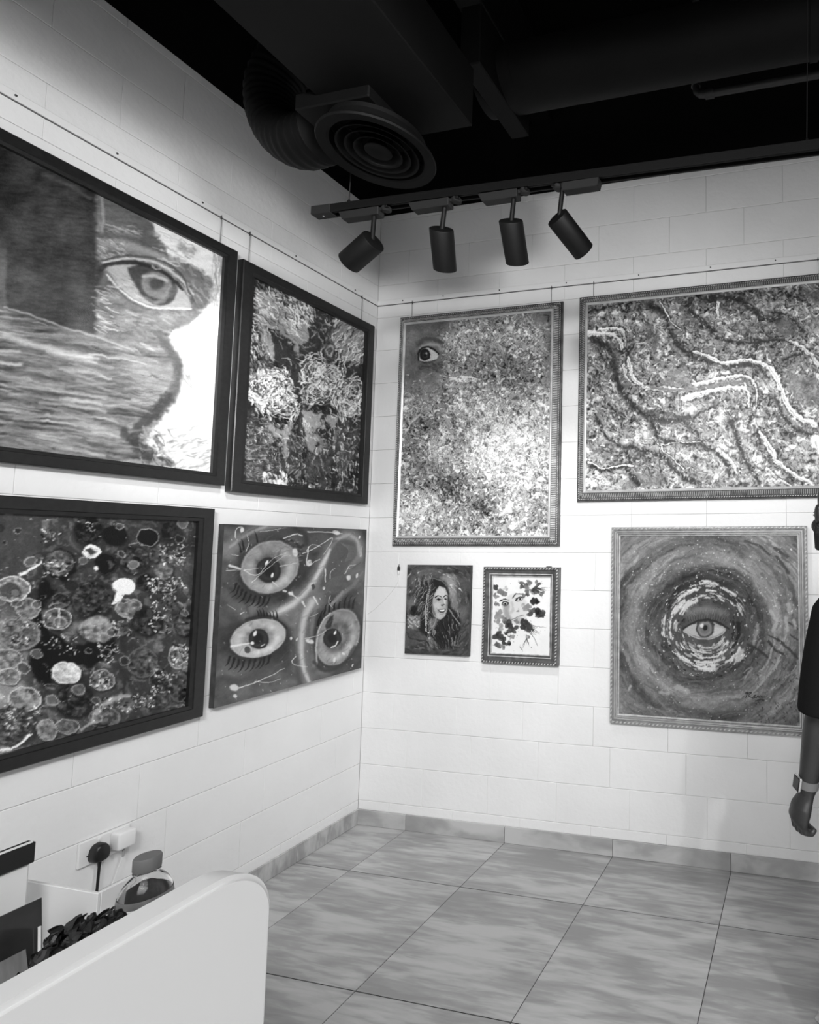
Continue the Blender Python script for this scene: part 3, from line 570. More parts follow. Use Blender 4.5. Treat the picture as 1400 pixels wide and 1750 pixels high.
def paint_ring_eye():
    c = Cv(130, 190, 1300, 1420, .62, 100); X, Y = c.X, c.Y
    cx, cy = 690, 790; R = np.hypot(X-cx, (Y-cy)*1.02); T = np.arctan2(Y-cy, X-cx)
    rr = R+(fbm(X/90, Y/90, 3, 3)-.5)*60
    T2 = np.where(T < 0, T+2*math.pi, T)+40; mk = sm(-.4, .4, np.cos(T))
    ring = fbm(T*2.2+rr/300, rr/26, 8, 4)*mk+fbm(T2*2.2+rr/300, rr/26, 8, 4)*(1-mk)
    c.A = 104+(ring-.5)*95+14*np.sin(rr/34)*sm(240, 420, R)
    c.A -= 44*np.exp(-((R-310)/110)**2)*sm(.2, -1, np.sin(T)+.2*np.cos(T)*0)+22*np.exp(-((R-300)/70)**2)
    c.A += 26*np.exp(-((R-440)/50)**2)+10*sm(550, 700, R)
    c.tex(26, 26, 22, 5, 4); c.tex(7, 7, 18, 25, 3)
    tan = lambda x, y: math.atan2(y-cy, x-cx)+math.pi/2
    c.dabs(420, (150, 1270), (210, 1400), (40, 170), (5, 18), tan, (58, 150), .38, 1, where=lambda x, y, r: math.hypot(x-cx, y-cy) > 260)
    c.dabs(60, (1000, 1270), (220, 560), (60, 150), (8, 22), tan, (60, 170), .5, 2); c.dabs(90, (900, 1270), (820, 1260), (20, 90), (6, 16), tan, (140, 205), .5, 3, where=lambda x, y, r: r < .5)
    # dark lines lower right
    for p, w in (([(950, 890), (1010, 920), (1075, 970)], 16), ([(1080, 870), (1130, 930), (1180, 950)], 16), ([(1130, 850), (1200, 910), (1265, 975)], 16), ([(1080, 830), (1180, 880)], 10), ([(1210, 750), (1265, 790)], 12), ([(1220, 830), (1265, 860)], 10), ([(1120, 285), (1200, 340)], 20), ([(1130, 340), (1180, 400), (1205, 440)], 20), ([(930, 240), (1020, 270), (1090, 330)], 14)):
        c.stroke(p, w, 52, .85, .6)
    for p, w in (([(1095, 680), (1130, 740), (1110, 800)], 20), ([(1205, 640), (1220, 690)], 26), ([(1190, 720), (1200, 800)], 22), ([(1030, 1060), (1080, 1000), (1105, 910)], 12), ([(1010, 1160), (1100, 1060), (1150, 990)], 14), ([(990, 880), (1015, 770)], 22), ([(390, 490), (410, 450)], 12), ([(240, 370), (262, 335)], 14), ([(980, 710), (975, 740)], 12), ([(200, 1180), (215, 1150)], 12), ([(400, 1190), (450, 1200)], 20), ([(510, 1160), (560, 1180)], 34), ([(1240, 740), (1250, 780)], 20)):
        c.stroke(p, w, 178, .7, .6, rough=10)
    # broken bright arcs round the eye
    def arc(r, t0, t1, w, v=232, a=.9, q=1.0, rough=9):
        t = np.radians(np.linspace(t0, t1, 7)); c.stroke([(cx+r*math.cos(u), cy+r*q*math.sin(u)) for u in t], w, v, a, .5, w*.7, rough=rough)
    c.ell(cx, cy-20, 270, 300, 60, 0, .55, .35)
    Rn = np.random.RandomState(4)
    for i in range(150):
        t0 = Rn.uniform(20, 160) if i % 3 else Rn.uniform(170, 330); r = Rn.uniform(110, 265) if t0 < 160 else Rn.uniform(190, 285)
        arc(r, t0, t0+Rn.uniform(2, 15), Rn.uniform(4, 16), Rn.uniform(150, 245), .8, rough=6)
    for r, a, b, w in ((255, 228, 258, 26), (290, 262, 285, 20), (275, 290, 312, 18), (225, 205, 232, 26), (270, 172, 198, 16), (230, 165, 200, 12), (190, 222, 250, 46), (250, 80, 100, 44), (215, 60, 110, 20), (185, 45, 120, 14), (245, 30, 60, 18), (240, 115, 140, 14), (150, 90, 140, 10), (300, 265, 275, 12)): arc(r, a, b, w, 225, .85, rough=7)
    c.dabs(260, (400, 980), (480, 1100), (6, 26), (4, 9), tan, lambda x, y, r: 30+50*r, .8, 17, where=lambda x, y, r: 140 < math.hypot(x-cx, y-cy) < 310)
    arc(205, 350, 395, 24, 20, .85); arc(175, 345, 380, 16, 24, .8)
    c.poly([(880, 940), (930, 910), (925, 980), (860, 1015)], 215, .8, 5, rough=12, amp=8)
    c.dabs(170, (400, 960), (480, 1120), (5, 18), (4, 10), tan, lambda x, y, r: 20 if r < .35 else 240, .85, 7, where=lambda x, y, r: 150 < math.hypot(x-cx, y-cy) < 320)
    # eye
    c.ell(690, 700, 130, 48, 120, 0, .9, .3); c.ell(700, 720, 110, 34, 74, 0, .7, .4)
    c.dabs(130, (570, 830), (672, 725), (18, 36), (2, 4), lambda x, y: 1.57+(x-690)/200, lambda x, y, r: 60+90*r, .6, 8)
    c.poly([(530, 795), (590, 755), (680, 730), (760, 745), (825, 790), (770, 840), (700, 862), (620, 845)], 60, .9, 8, sp=True)
    c.poly([(545, 798), (600, 765), (690, 742), (760, 760), (812, 793), (760, 835), (690, 850), (610, 835)], 178, 1, 4, sp=True)
    c.poly([(740, 780), (800, 790), (760, 830), (730, 830)], 205, .9, 5, sp=True)
    c.ell(682, 790, 58, 56, 50, 0, 1, .08); c.ell(682, 790, 48, 47, 112, 0, .95, .15); c.ell(682, 792, 38, 38, 145, 0, .6, ring=.2); c.ell(682, 785, 15, 17, 26, 0, 1, .25)
    c.ell(662, 772, 12, 14, 225, 0, .95, .3); c.stroke([(632, 760), (650, 742), (715, 742), (738, 765)], 10, 40, .8, .6)
    c.stroke([(550, 805), (620, 845), (700, 856), (780, 830), (812, 800)], 7, 215, .8, .6); c.stroke([(545, 790), (610, 752), (690, 732), (770, 752), (830, 790)], 10, 34, .9, .6)
    for i in range(16):
        x = 580+i*15; y = 748-18*math.sin((i+1)/17*3.14); c.stroke([(x, y), (x-6+i, y-20), (x-12+i*1.7, y-34)], 4, 28, .8, .6, 1)
    # specks
    Rn = np.random.RandomState(9)
    for i in range(1000):
        x = Rn.uniform(160, 1265); y = Rn.uniform(215, 1390); d = math.hypot(x-cx, y-cy)
        if d < 150: continue
        p = 1.0 if 250 < d < 480 and y < 1000 else .45
        if Rn.rand() < p: c.ell(x, y, Rn.uniform(1.5, 4.2), Rn.uniform(1.5, 4.2), Rn.uniform(160, 250), 0, .85, .4)
    c.dabs(160, (1000, 1270), (950, 1390), (5, 16), (4, 9), 1, (30, 60), .6, 11, where=lambda x, y, r: r < .6)
    c.warp(5, 22, 2)
    # signature stroke
    for p in ([(935, 1195), (950, 1192), (938, 1225)], [(938, 1200), (975, 1192), (955, 1212), (985, 1228)], [(985, 1215), (1000, 1208), (990, 1225), (1010, 1222)], [(1010, 1222), (1016, 1212), (1022, 1224), (1030, 1212), (1042, 1222)], [(1000, 1244), (1030, 1238), (1055, 1240)]):
        c.stroke(p, 4.5, 14, .95, .5)
    return c

def paint_woman():
    c = Cv(70, 100, 640, 870, .8, 60); X, Y = c.X, c.Y
    c.A = 66+(fbm(X/60, Y/60, 3, 4)-.5)*60
    c.dabs(420, (90, 620), (115, 850), (16, 60), (8, 20), lambda x, y: math.atan2(y-420, x-340)+1.57, lambda x, y, r: 30+85*r, .6, 1)
    glow = [((200, 250), 60, 50, 105), ((300, 180), 110, 34, 110), ((160, 440), 40, 60, 130), ((175, 580), 50, 50, 150), ((470, 300), 40, 90, 185), ((500, 440), 34, 110, 150), ((440, 230), 60, 40, 150), ((560, 500), 40, 60, 110), ((560, 300), 40, 90, 75), ((310, 740), 34, 36, 110), ((500, 700), 40, 50, 95)]
    for (x, y), a, b, v in glow: c.ell(x, y, a, b, v, 0, .6, .6, rough=20)
    c.dabs(180, (130, 560), (170, 600), (10, 40), (6, 14), lambda x, y: math.atan2(y-420, x-340)+1.57, lambda x, y, r: 90+150*r, .65, 2, where=lambda x, y, r: (x > 440 and x < 560 and y < 560 and r < .9) or (x < 230 and r < .6) or (y < 240 and r < .4))
    c.dabs(60, (130, 230), (520, 620), (8, 24), (6, 14), .5, (110, 230), .7, 3); c.ell(180, 480, 34, 44, 18, 20, .85, .3)
    # hair mass
    c.poly([(230, 300), (290, 240), (360, 232), (420, 260), (455, 340), (470, 440), (510, 500), (545, 590), (520, 700), (470, 760), (390, 790), (330, 700), (280, 690), (220, 620), (250, 480), (220, 400)], 30, .92, 14, sp=True, rough=26, amp=14)
    c.dabs(330, (190, 400), (235, 560), (30, 90), (3, 8), lambda x, y: 2.15-.5*(y < 300), lambda x, y, r: 20+170*r**2, .75, 4, where=lambda x, y, r: x < 330-abs(y-300)*.1)
    c.dabs(260, (280, 540), (520, 780), (24, 70), (3, 8), lambda x, y: 1.2+(x-400)/300, lambda x, y, r: 12+165*r**3, .75, 5)
    # face
    c.poly([(375, 285), (420, 305), (440, 350), (445, 420), (440, 480), (420, 530), (385, 552), (345, 540), (322, 500), (322, 430), (335, 360)], 165, 1, 5, sp=True)
    c.poly([(380, 295), (420, 320), (425, 370), (360, 370), (350, 340)], 205, .8, 12, sp=True); c.ell(365, 445, 30, 30, 205, 0, .6, .5); c.ell(418, 405, 11, 30, 212, -8, .7, .5); c.ell(375, 520, 26, 20, 190, 0, .6, .5)
    c.poly([(322, 430), (335, 470), (350, 530), (330, 520), (318, 470)], 80, .7, 8); c.ell(440, 430, 8, 60, 90, 5, .5, .6)
    c.stroke([(345, 378), (368, 366), (395, 376)], 8, 24, .95, .5, 4); c.stroke([(412, 372), (428, 362), (440, 370)], 7, 24, .95, .5, 3)
    c.ell(372, 394, 18, 8, 60, 5, .9, .3); c.ell(374, 394, 7, 6, 12, 0, 1, .3); c.ell(426, 390, 12, 7, 60, -5, .9, .3); c.ell(427, 390, 6, 5, 12, 0, 1, .3)
    c.stroke([(352, 396), (372, 385), (392, 396)], 4, 16, .95, .5); c.stroke([(404, 395), (412, 430), (402, 444)], 5, 110, .6, .7); c.ell(400, 440, 12, 6, 70, 10, .8, .4); c.ell(416, 438, 8, 4, 60, 0, .8, .4)
    c.poly([(366, 476), (395, 474), (425, 468), (420, 492), (398, 502), (378, 494)], 60, .95, 3, sp=True); c.poly([(374, 480), (398, 478), (418, 474), (412, 486), (394, 490)], 240, .97, 2, sp=True)
    c.stroke([(355, 460), (364, 478), (372, 500)], 4, 110, .6, .7); c.stroke([(380, 508), (400, 514), (415, 504)], 5, 110, .6, .7)
    # neck, shawl edge, cords
    c.poly([(320, 540), (385, 555), (360, 580), (335, 640), (310, 620)], 120, .8, 8, rough=14, amp=8); c.dabs(40, (290, 350), (560, 680), (20, 50), (4, 9), 1.9, (60, 190), .6, 6)
    c.stroke([(312, 275), (290, 340), (272, 440), (268, 540), (275, 650)], 8, 190, .85, .6, rough=8); c.stroke([(330, 250), (300, 300), (282, 420)], 5, 20, .8, .6)
    for y in range(290, 650, 14): c.ell(300-(y-290)*.09, y, 3.5, 4.5, 225, 0, .8, .4)
    c.stroke([(250, 250), (320, 225), (400, 250), (440, 290)], 8, 130, .6, .8); c.stroke([(455, 470), (500, 540), (540, 590)], 8, 170, .7, .7, rough=8)
    c.ell(290, 660, 7, 7, 235, 0, .9, .4); c.ell(298, 702, 9, 9, 235, 0, .9, .4); c.stroke([(300, 700), (310, 750), (300, 790)], 30, 120, .6, .8, rough=10)
    c.stroke([(460, 775), (500, 775), (540, 782)], 4, 14, .9, .5); c.stroke([(465, 765), (480, 785)], 7, 14, .9, .5)
    c.warp(5, 22, 3)
    c.tex(6, 6, 12, 70, 3); return c

def paint_ink_face():
    c = Cv(790, 215, 1250, 830, .8, 225); X, Y = c.X, c.Y
    c.tex(60, 60, 6, 3, 3)
    # face wash
    c.poly([(880, 400), (960, 350), (1040, 360), (1075, 430), (1075, 530), (1040, 590), (980, 600), (930, 560), (895, 480)], 196, .7, 12, sp=True)
    c.poly([(880, 440), (930, 430), (935, 500), (960, 560), (930, 570), (895, 520)], 130, .7, 14, sp=True); c.stroke([(955, 420), (965, 470), (950, 500)], 20, 165, .6, .9)
    c.poly([(975, 545), (1010, 535), (1050, 550), (1030, 590), (990, 585)], 150, .6, 8, sp=True); c.stroke([(930, 560), (980, 545), (1010, 530), (1050, 520)], 7, 110, .8, .7)
    c.stroke([(862, 408), (900, 392), (935, 402)], 10, 34, .95, .5, 5); c.stroke([(965, 382), (990, 352), (1040, 350)], 11, 52, .9, .6, 6)
    c.ell(905, 430, 28, 17, 70, -5, .9, .3); c.ell(902, 428, 12, 11, 225, 0, .9, .3); c.ell(902, 430, 7, 8, 16, 0, 1, .3); c.stroke([(878, 425), (900, 412), (935, 425)], 6, 20, .95, .5)
    c.ell(1015, 392, 30, 17, 90, -15, .9, .3); c.ell(1016, 392, 20, 10, 225, -15, .9, .3); c.ell(1018, 390, 8, 8, 26, 0, 1, .3); c.stroke([(985, 405), (1010, 374), (1048, 376)], 6, 24, .95, .5)
    c.ell(1002, 488, 12, 6, 90, 0, .7, .5); c.stroke([(1010, 465), (1012, 480)], 5, 140, .6, .7)
    # blots
    R = np.random.RandomState(3)
    def blot(x, y, r, v, n=5):
        for i in range(n): c.ell(x+R.uniform(-r, r)*.8, y+R.uniform(-r, r)*.8, r*R.uniform(.4, .8), r*R.uniform(.35, .7), v+R.uniform(-20, 30), R.uniform(0, 180), .8, .14, rough=9)
    for b in ((830, 300, 26, 60), (870, 340, 34, 100), (835, 370, 22, 120), (905, 300, 16, 190), (1045, 280, 26, 62), (1090, 270, 26, 80), (1100, 320, 34, 110), (1140, 320, 30, 66), (1070, 350, 26, 75), (1165, 270, 22, 80), (1190, 350, 20, 90), (1095, 450, 40, 130),
              (1140, 410, 34, 30), (1150, 480, 42, 42), (1190, 490, 30, 30), (1200, 520, 22, 50), (1110, 500, 30, 80), (860, 520, 34, 120), (890, 560, 30, 95), (840, 560, 26, 140), (920, 590, 34, 50), (970, 620, 36, 34), (880, 620, 26, 140), (1075, 600, 44, 30), (1060, 570, 30, 50),
              (850, 680, 34, 42), (870, 700, 26, 66), (925, 660, 26, 34), (915, 730, 30, 28), (840, 760, 26, 70), (880, 770, 22, 110), (960, 690, 20, 130), (1078, 700, 18, 100), (1100, 620, 26, 40), (1035, 430, 20, 170), (835, 430, 20, 110), (990, 575, 24, 100)): blot(*b)
    c.ell(935, 672, 14, 12, 225, 0, .9, .3); c.ell(900, 645, 14, 14, 225, 0, .8, .3); c.ell(842, 795, 26, 16, 225, 0, .95, .2); c.ell(1078, 694, 8, 12, 170, 0, .8, .3)
    def rays(x, y, t0, t1, n, l0, l1):
        for i in range(n):
            t = math.radians(R.uniform(t0, t1)); l = R.uniform(l0, l1)
            c.stroke([(x, y), (x+math.cos(t)*l, y+math.sin(t)*l)], R.uniform(5, 9), 60, .85, .5, 1, sp=False)
    rays(1140, 310, -60, 50, 16, 50, 110); rays(1085, 600, -40, 75, 14, 60, 150); rays(1040, 280, -150, -110, 4, 30, 60); rays(1075, 700, 60, 120, 5, 50, 100); rays(1180, 500, -30, 40, 6, 20, 50)
    c.stroke([(1080, 640), (1130, 700), (1165, 765)], 5, 50, .8, .6, 3); c.stroke([(1020, 770), (1045, 810)], 5, 70, .7, .6, 1)
    c.dabs(60, (810, 1230), (230, 810), (3, 8), (2, 5), .5, (50, 140), .8, 9, where=lambda x, y, r: x < 960 or y > 560 or x > 1100)
    c.warp(7, 18, 3)
    return c
PAINT = dict(half_face=paint_half_face, floral=paint_floral, bubbles=paint_bubbles, three_eyes=paint_three_eyes, speckled=paint_speckled_eye,
             rivers=paint_rivers, ring_eye=paint_ring_eye, woman=paint_woman, ink_face=paint_ink_face)
# ---------- end of the paint engine ----------

# ============================ materials ============================
M_wall = mat('white_painted_block', .80, .55, noise=.035, nscale=3, bump=.45, bscale=38, obj_coords=False, spec=.3)
M_wallback = mat('white_paint_in_joints', .62, .7, obj_coords=False)
M_blackwall = mat('black_upper_wall_paint', .003, .9, spec=.1)
M_black_ceiling = mat('black_ceiling_paint', .002, .95, spec=.05)
M_duct = mat('black_painted_sheet_metal', .003, .6, noise=.3, nscale=5, spec=.15)
M_rail = mat('white_picture_rail', .82, .4)
M_grout = mat('dark_grout', .035, .8)
M_black_frame = mat('black_satin_wood', .012, .35, noise=.3, nscale=8, stretch=(1, 8, 8), spec=.5)
M_silver = mat('antique_silver_moulding', .58, .34, metal=.35, noise=.35, nscale=30)
M_silver_dark = mat('darkened_silver_moulding', .10, .36, metal=.3, noise=.4, nscale=30)
M_silver_light = mat('bright_silver_lip', .66, .3, metal=.4, noise=.15, nscale=20)
M_champagne = mat('champagne_silver_moulding', .34, .33, metal=.35, noise=.25, nscale=30)
M_spot = mat('matt_black_metal', .004, .5, spec=.2)
M_spot_grey = mat('dark_grey_plastic', .016, .55, spec=.25)
M_canvas_side = mat('dark_canvas_edge', .05, .8, noise=.4, nscale=30)
M_white_lam = mat('white_laminate', .74, .38, spec=.4)
M_white_plastic = mat('white_plastic', .80, .3)
M_black_plastic = mat('black_rubber', .008, .4)
M_wire = mat('dark_wire', .05, .5)

def floor_material():
    m = bpy.data.materials.new('grey_streaked_porcelain'); m.use_nodes = True; t = m.node_tree; L = t.links.new; b = t.nodes['Principled BSDF']
    oi = t.nodes.new('ShaderNodeObjectInfo'); g = t.nodes.new('ShaderNodeNewGeometry')
    sc = t.nodes.new('ShaderNodeVectorMath'); sc.operation = 'SCALE'; sc.inputs[3].default_value = 37
    cb = t.nodes.new('ShaderNodeCombineXYZ'); L(oi.outputs['Random'], cb.inputs[0]); L(oi.outputs['Random'], cb.inputs[1]); L(cb.outputs[0], sc.inputs[0])
    ad = t.nodes.new('ShaderNodeVectorMath'); L(g.outputs['Position'], ad.inputs[0]); L(sc.outputs[0], ad.inputs[1])
    cols = []
    for scale, st, det in ((1.0, (2.2, 11, 6), 5), (1.0, (6, 42, 9), 6), (1.0, (1.3, 3.5, 2), 3)):
        mp = t.nodes.new('ShaderNodeMapping'); mp.inputs['Scale'].default_value = st; mp.inputs['Rotation'].default_value = (0, 0, .12)
        n = t.nodes.new('ShaderNodeTexNoise'); n.inputs['Scale'].default_value = scale; n.inputs['Detail'].default_value = det; n.inputs['Distortion'].default_value = .5
        L(ad.outputs[0], mp.inputs[0]); L(mp.outputs[0], n.inputs['Vector']); cols.append(n.outputs[0])
    a1 = t.nodes.new('ShaderNodeMath'); a1.operation = 'MULTIPLY_ADD'; a1.inputs[1].default_value = .6; L(cols[1], a1.inputs[0]); L(cols[0], a1.inputs[2])
    a2 = t.nodes.new('ShaderNodeMath'); a2.operation = 'MULTIPLY_ADD'; a2.inputs[1].default_value = .5; L(cols[2], a2.inputs[0]); L(a1.outputs[0], a2.inputs[2])
    r = t.nodes.new('ShaderNodeValToRGB'); r.color_ramp.elements[0].position = .85; r.color_ramp.elements[1].position = 1.26
    r.color_ramp.elements[0].position = .0
    mr = t.nodes.new('ShaderNodeMapRange'); mr.inputs['From Min'].default_value = .88; mr.inputs['From Max'].default_value = 1.24
    mr.inputs['To Min'].default_value = 0; mr.inputs['To Max'].default_value = 1; L(a2.outputs[0], mr.inputs[0]); L(mr.outputs[0], r.inputs[0])
    e = r.color_ramp.elements; e[0].color = (.31, .31, .31, 1); e[1].position = 1; e[1].color = (.52, .52, .52, 1)
    k = e.new(.45); k.color = (.38, .38, .38, 1); k = e.new(.6); k.color = (.44, .44, .44, 1)
    L(r.outputs[0], b.inputs['Base Color']); b.inputs['Roughness'].default_value = .24; b.inputs['Specular IOR Level'].default_value = .45
    return m
M_tile = floor_material()

# ============================ setting ============================
# walls: a slab carries each block of the painted blockwork as a part
WT = 3.568                                                     # top of the white paint
wall_back = struct(box('wall_back', (-.12, .006, 0), (6.2, .16, WT), M_wallback))
wall_left = struct(box('wall_left', (-.16, -7.2, 0), (-.006, .16, WT), M_wallback))
struct(box('wall_right', (6.2, -7.2, 0), (6.34, .16, 4.3), mat('right_wall_paint', .45, .7)))
struct(box('wall_rear', (-.16, -7.34, 0), (6.34, -7.2, 4.3), mat('rear_wall_paint', .35, .7)))
struct(box('wall_back_upper', (-.16, .0, WT), (6.34, .16, 4.3), M_blackwall))
struct(box('wall_left_upper', (-.16, -7.2, WT), (0, 0, 4.3), M_blackwall))
struct(box('ceiling', (-.16, -7.34, 4.3), (6.34, .16, 4.4), M_black_ceiling))
cache = {}
def block(parent, wall, h0, h1, z0, z1, rnd):
    gh = .0005 if rnd.random() < .45 else .0010; gz = .0014
    key = (wall, round(h1-h0, 3), round(z1-z0, 3), gh)
    if key not in cache:
        w, h = (h1-h0)/2-gh/2, (z1-z0)/2-gz/2; bm = bmesh.new(); bv = .0022; v = []
        for (a, d) in ((0, .014), (0, bv*.6), (bv, 0)):
            for sx, sz in ((-1, -1), (1, -1), (1, 1), (-1, 1)):
                hx, hz = sx*(w-a*.45), sz*(h-a)
                v.append(bm.verts.new((hx, d, hz) if wall == 'back' else (-d, hx, hz)))
        for r in (0, 4):
            for k in range(4): bm.faces.new((v[r+k], v[r+(k+1) % 4], v[r+4+(k+1) % 4], v[r+4+k]))
        bm.faces.new(v[8:12])
        me = bpy.data.meshes.new('block'); bmesh.ops.recalc_face_normals(bm, faces=bm.faces)
        # outward is towards the room
        f = bm.faces[-1] if False else max(bm.faces, key=lambda q: q.calc_area()); nrm = f.normal
        if (wall == 'back' and nrm.y > 0) or (wall == 'left' and nrm.x < 0): bmesh.ops.reverse_faces(bm, faces=bm.faces)
        bm.to_mesh(me); bm.free(); me.materials.append(M_wall); cache[key] = me
    c = (h0+h1)/2; z = (z0+z1)/2; j = rnd.uniform(0, .0007)
    o = bpy.data.objects.new('block', cache[key]); scene.collection.objects.link(o); o.parent = parent
    o.location = (c, j, z) if wall == 'back' else (-j, c, z)
rb = random.Random(5)
zs = [0, .13]+[.13+.2*k for k in range(1, 18)]+[WT]
off = {0: .2, 1: .007, 2: .30, 3: .207, 4: .407, 5: .207, 6: .407, 7: .207, 8: .407}
for i in range(len(zs)-1):
    o0 = off.get(i, (.207, .407)[i % 2]) % .4
    xs = [0]+[o0+.4*k for k in range(0, 9) if o0+.4*k > .03]+[6.2]
    for a, b in zip(xs, xs[1:]): block(wall_back, 'back', a, b, zs[i], zs[i+1], rb)
    o1 = (.068, .268)[i % 2] if i != 2 else .168
    ys = [0]+[-(o1+.2*0+.4*k) for k in range(0, 7) if o1+.4*k > .03]+[-7.2]
    for a, b in zip(ys, ys[1:]): block(wall_left, 'left', b, a, zs[i], zs[i+1], rb)

# floor: every tile is a part
floor = struct(box('floor', (-.16, -7.34, -.12), (6.34, .16, -.0012), M_grout))
tx = [0]+[.319+.602*k for k in range(0, 6)]+[6.2]; ty = [0]+[-.388-.598*k for k in range(0, 8)]+[-7.2]
tc = {}
for i in range(len(tx)-1):
    for j in range(len(ty)-1):
        w, d = tx[i+1]-tx[i]-.0030, ty[j]-ty[j+1]-.0042; k = (round(w, 3), round(d, 3))
        if k not in tc:
            bm = bmesh.new(); add_box(bm, (-w/2, -d/2, -.01), (w/2, d/2, 0), .0004); me = bpy.data.meshes.new('floor_tile'); bmesh.ops.recalc_face_normals(bm, faces=bm.faces); bm.to_mesh(me); bm.free(); me.materials.append(M_tile); tc[k] = me
        o = bpy.data.objects.new('floor_tile', tc[k]); scene.collection.objects.link(o); o.parent = floor
        o.location = ((tx[i]+tx[i+1])/2, (ty[j]+ty[j+1])/2, rb.uniform(-.0003, .0003))
bb = struct(box('baseboard_back', (0, -.004, 0), (6.2, .004, .081), M_grout)); bl = struct(box('baseboard_left', (-.004, -7.2, 0), (.004, 0, .081), M_grout))
M_skirt = M_tile
for a, b in zip(tx, tx[1:]): box('skirting_tile', (a+.0012, -.012, .001), (b-.0012, -.002, .083+rb.uniform(-.001, .001)), M_skirt, bb, .0012)
for a, b in zip(ty, ty[1:]): box('skirting_tile', (.002, b+.0012, .001), (.012, a-.0012, .083), M_skirt, bl, .0012)

# picture rail with its screws
def rail(name, wall, L):
    r = struct(box(name, (0, -.009, 3.006) if wall == 'back' else (0, -L, 3.006), (L, 0, 3.034) if wall == 'back' else (.009, 0, 3.034), M_rail, bevel=.002))
    e = box('painted_shadow_line', (0, -.004, 3.0025) if wall == 'back' else (0, -L, 3.0025), (L, 0, 3.0065) if wall == 'back' else (.004, 0, 3.0065), mat('painted_shadow_grey', .12, .8), r)  # dark strip coloured in for the shadow line under the rail
    k = .18
    while k < min(L, 4):
        bm = bmesh.new(); add_lathe(bm, [(0, 0), (.0035, 0), (.0035, .003), (.002, .0035), (0, .0035)], 10)
        s = bm_obj('screw', bm, M_wire, r); s.location = (k, -.0088, 3.02) if wall == 'back' else (.0088, -k, 3.02)
        s.rotation_euler = (PI/2, 0, 0) if wall == 'back' else (0, PI/2, 0); k += rb.uniform(.26, .44)
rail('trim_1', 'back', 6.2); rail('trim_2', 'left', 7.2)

# ============================ pictures ============================
CAN = {
    'half_face': ('x', -1.95, -0.879, 1.862, 2.84, 0.015, [(-1180.5, 1381.5), (940.3, 1633.2), (997.2, 663.8), (-977.2, -330.9)]),
    'floral': ('x', -0.749, -0.085, 1.843, 2.822, 0.015, [(141.0, 1551.3), (901.3, 1635.8), (945.3, 550.1), (215.9, 187.8)]),
    'bubbles': ('x', -1.85, -0.917, 0.908, 1.654, 0.015, [(-1350.5, 1940.9), (1095.0, 1302.7), (1157.6, 258.1), (-1157.6, 174.3)]),
    'three_eyes': ('x', -0.839, -0.055, 0.878, 1.66, 0.035, [(73.3, 1590.6), (1248.5, 1267.2), (1292.3, 163.1), (157.3, 118.9)]),
    'speckled': ('y', 0.235, 1.13, 1.632, 2.848, 0.031, [(91.2, 1606.3), (1053.2, 1601.8), (1079.6, 135.7), (140.4, 225.8)]),
    'rivers': ('y', 1.37, 2.9, 1.858, 2.85, 0.031, [(109.7, 1265.9), (1806.3, 1228.6), (1778.6, 93.5), (122.7, 252.6)]),
    'ring_eye': ('y', 1.552, 2.457, 0.711, 1.611, 0.015, [(139.7, 1323.1), (1275.8, 1400.1), (1260.7, 212.0), (149.4, 215.3)]),
    'woman': ('y', 0.285, 0.686, 0.963, 1.459, 0.022, [(99.7, 824.4), (608.3, 848.7), (627.9, 122.2), (124.2, 117.8)]),
    'ink_face': ('y', 0.825, 1.144, 0.992, 1.395, 0.015, [(798.2, 812.1), (1230.9, 831.7), (1241.6, 222.9), (812.5, 217.0)]),
}
def homography(src, dst):
    A = []
    for (x, y), (u, v) in zip(src, dst):
        A.append([x, y, 1, 0, 0, 0, -u*x, -u*y, -u]); A.append([0, 0, 0, x, y, 1, -v*x, -v*y, -v])
    return np.linalg.svd(np.array(A))[2][-1].reshape(3, 3)

def paint_material(name, gloss, grain):
    m = bpy.data.materials.new(name); m.use_nodes = True; t = m.node_tree; L = t.links.new; b = t.nodes['Principled BSDF']
    a = t.nodes.new('ShaderNodeAttribute'); a.attribute_name = 'paint'
    g = t.nodes.new('ShaderNodeNewGeometry'); n = t.nodes.new('ShaderNodeTexNoise'); n.inputs['Scale'].default_value = 260; n.inputs['Detail'].default_value = 4
    r = t.nodes.new('ShaderNodeMapRange'); r.inputs['From Min'].default_value = .3; r.inputs['From Max'].default_value = .7; r.inputs['To Min'].default_value = 1-grain; r.inputs['To Max'].default_value = 1+grain
    mx = t.nodes.new('ShaderNodeVectorMath'); mx.operation = 'SCALE'
    L(g.outputs['Position'], n.inputs['Vector']); L(n.outputs[0], r.inputs[0]); L(a.outputs['Color'], mx.inputs[0]); L(r.outputs[0], mx.inputs[3]); L(mx.outputs[0], b.inputs['Base Color'])
    u = t.nodes.new('ShaderNodeBump'); u.inputs['Strength'].default_value = .35; u.inputs['Distance'].default_value = .002
    L(n.outputs[0], u.inputs['Height']); L(u.outputs[0], b.inputs['Normal'])
    b.inputs['Roughness'].default_value = gloss; b.inputs['Specular IOR Level'].default_value = .35
    return m

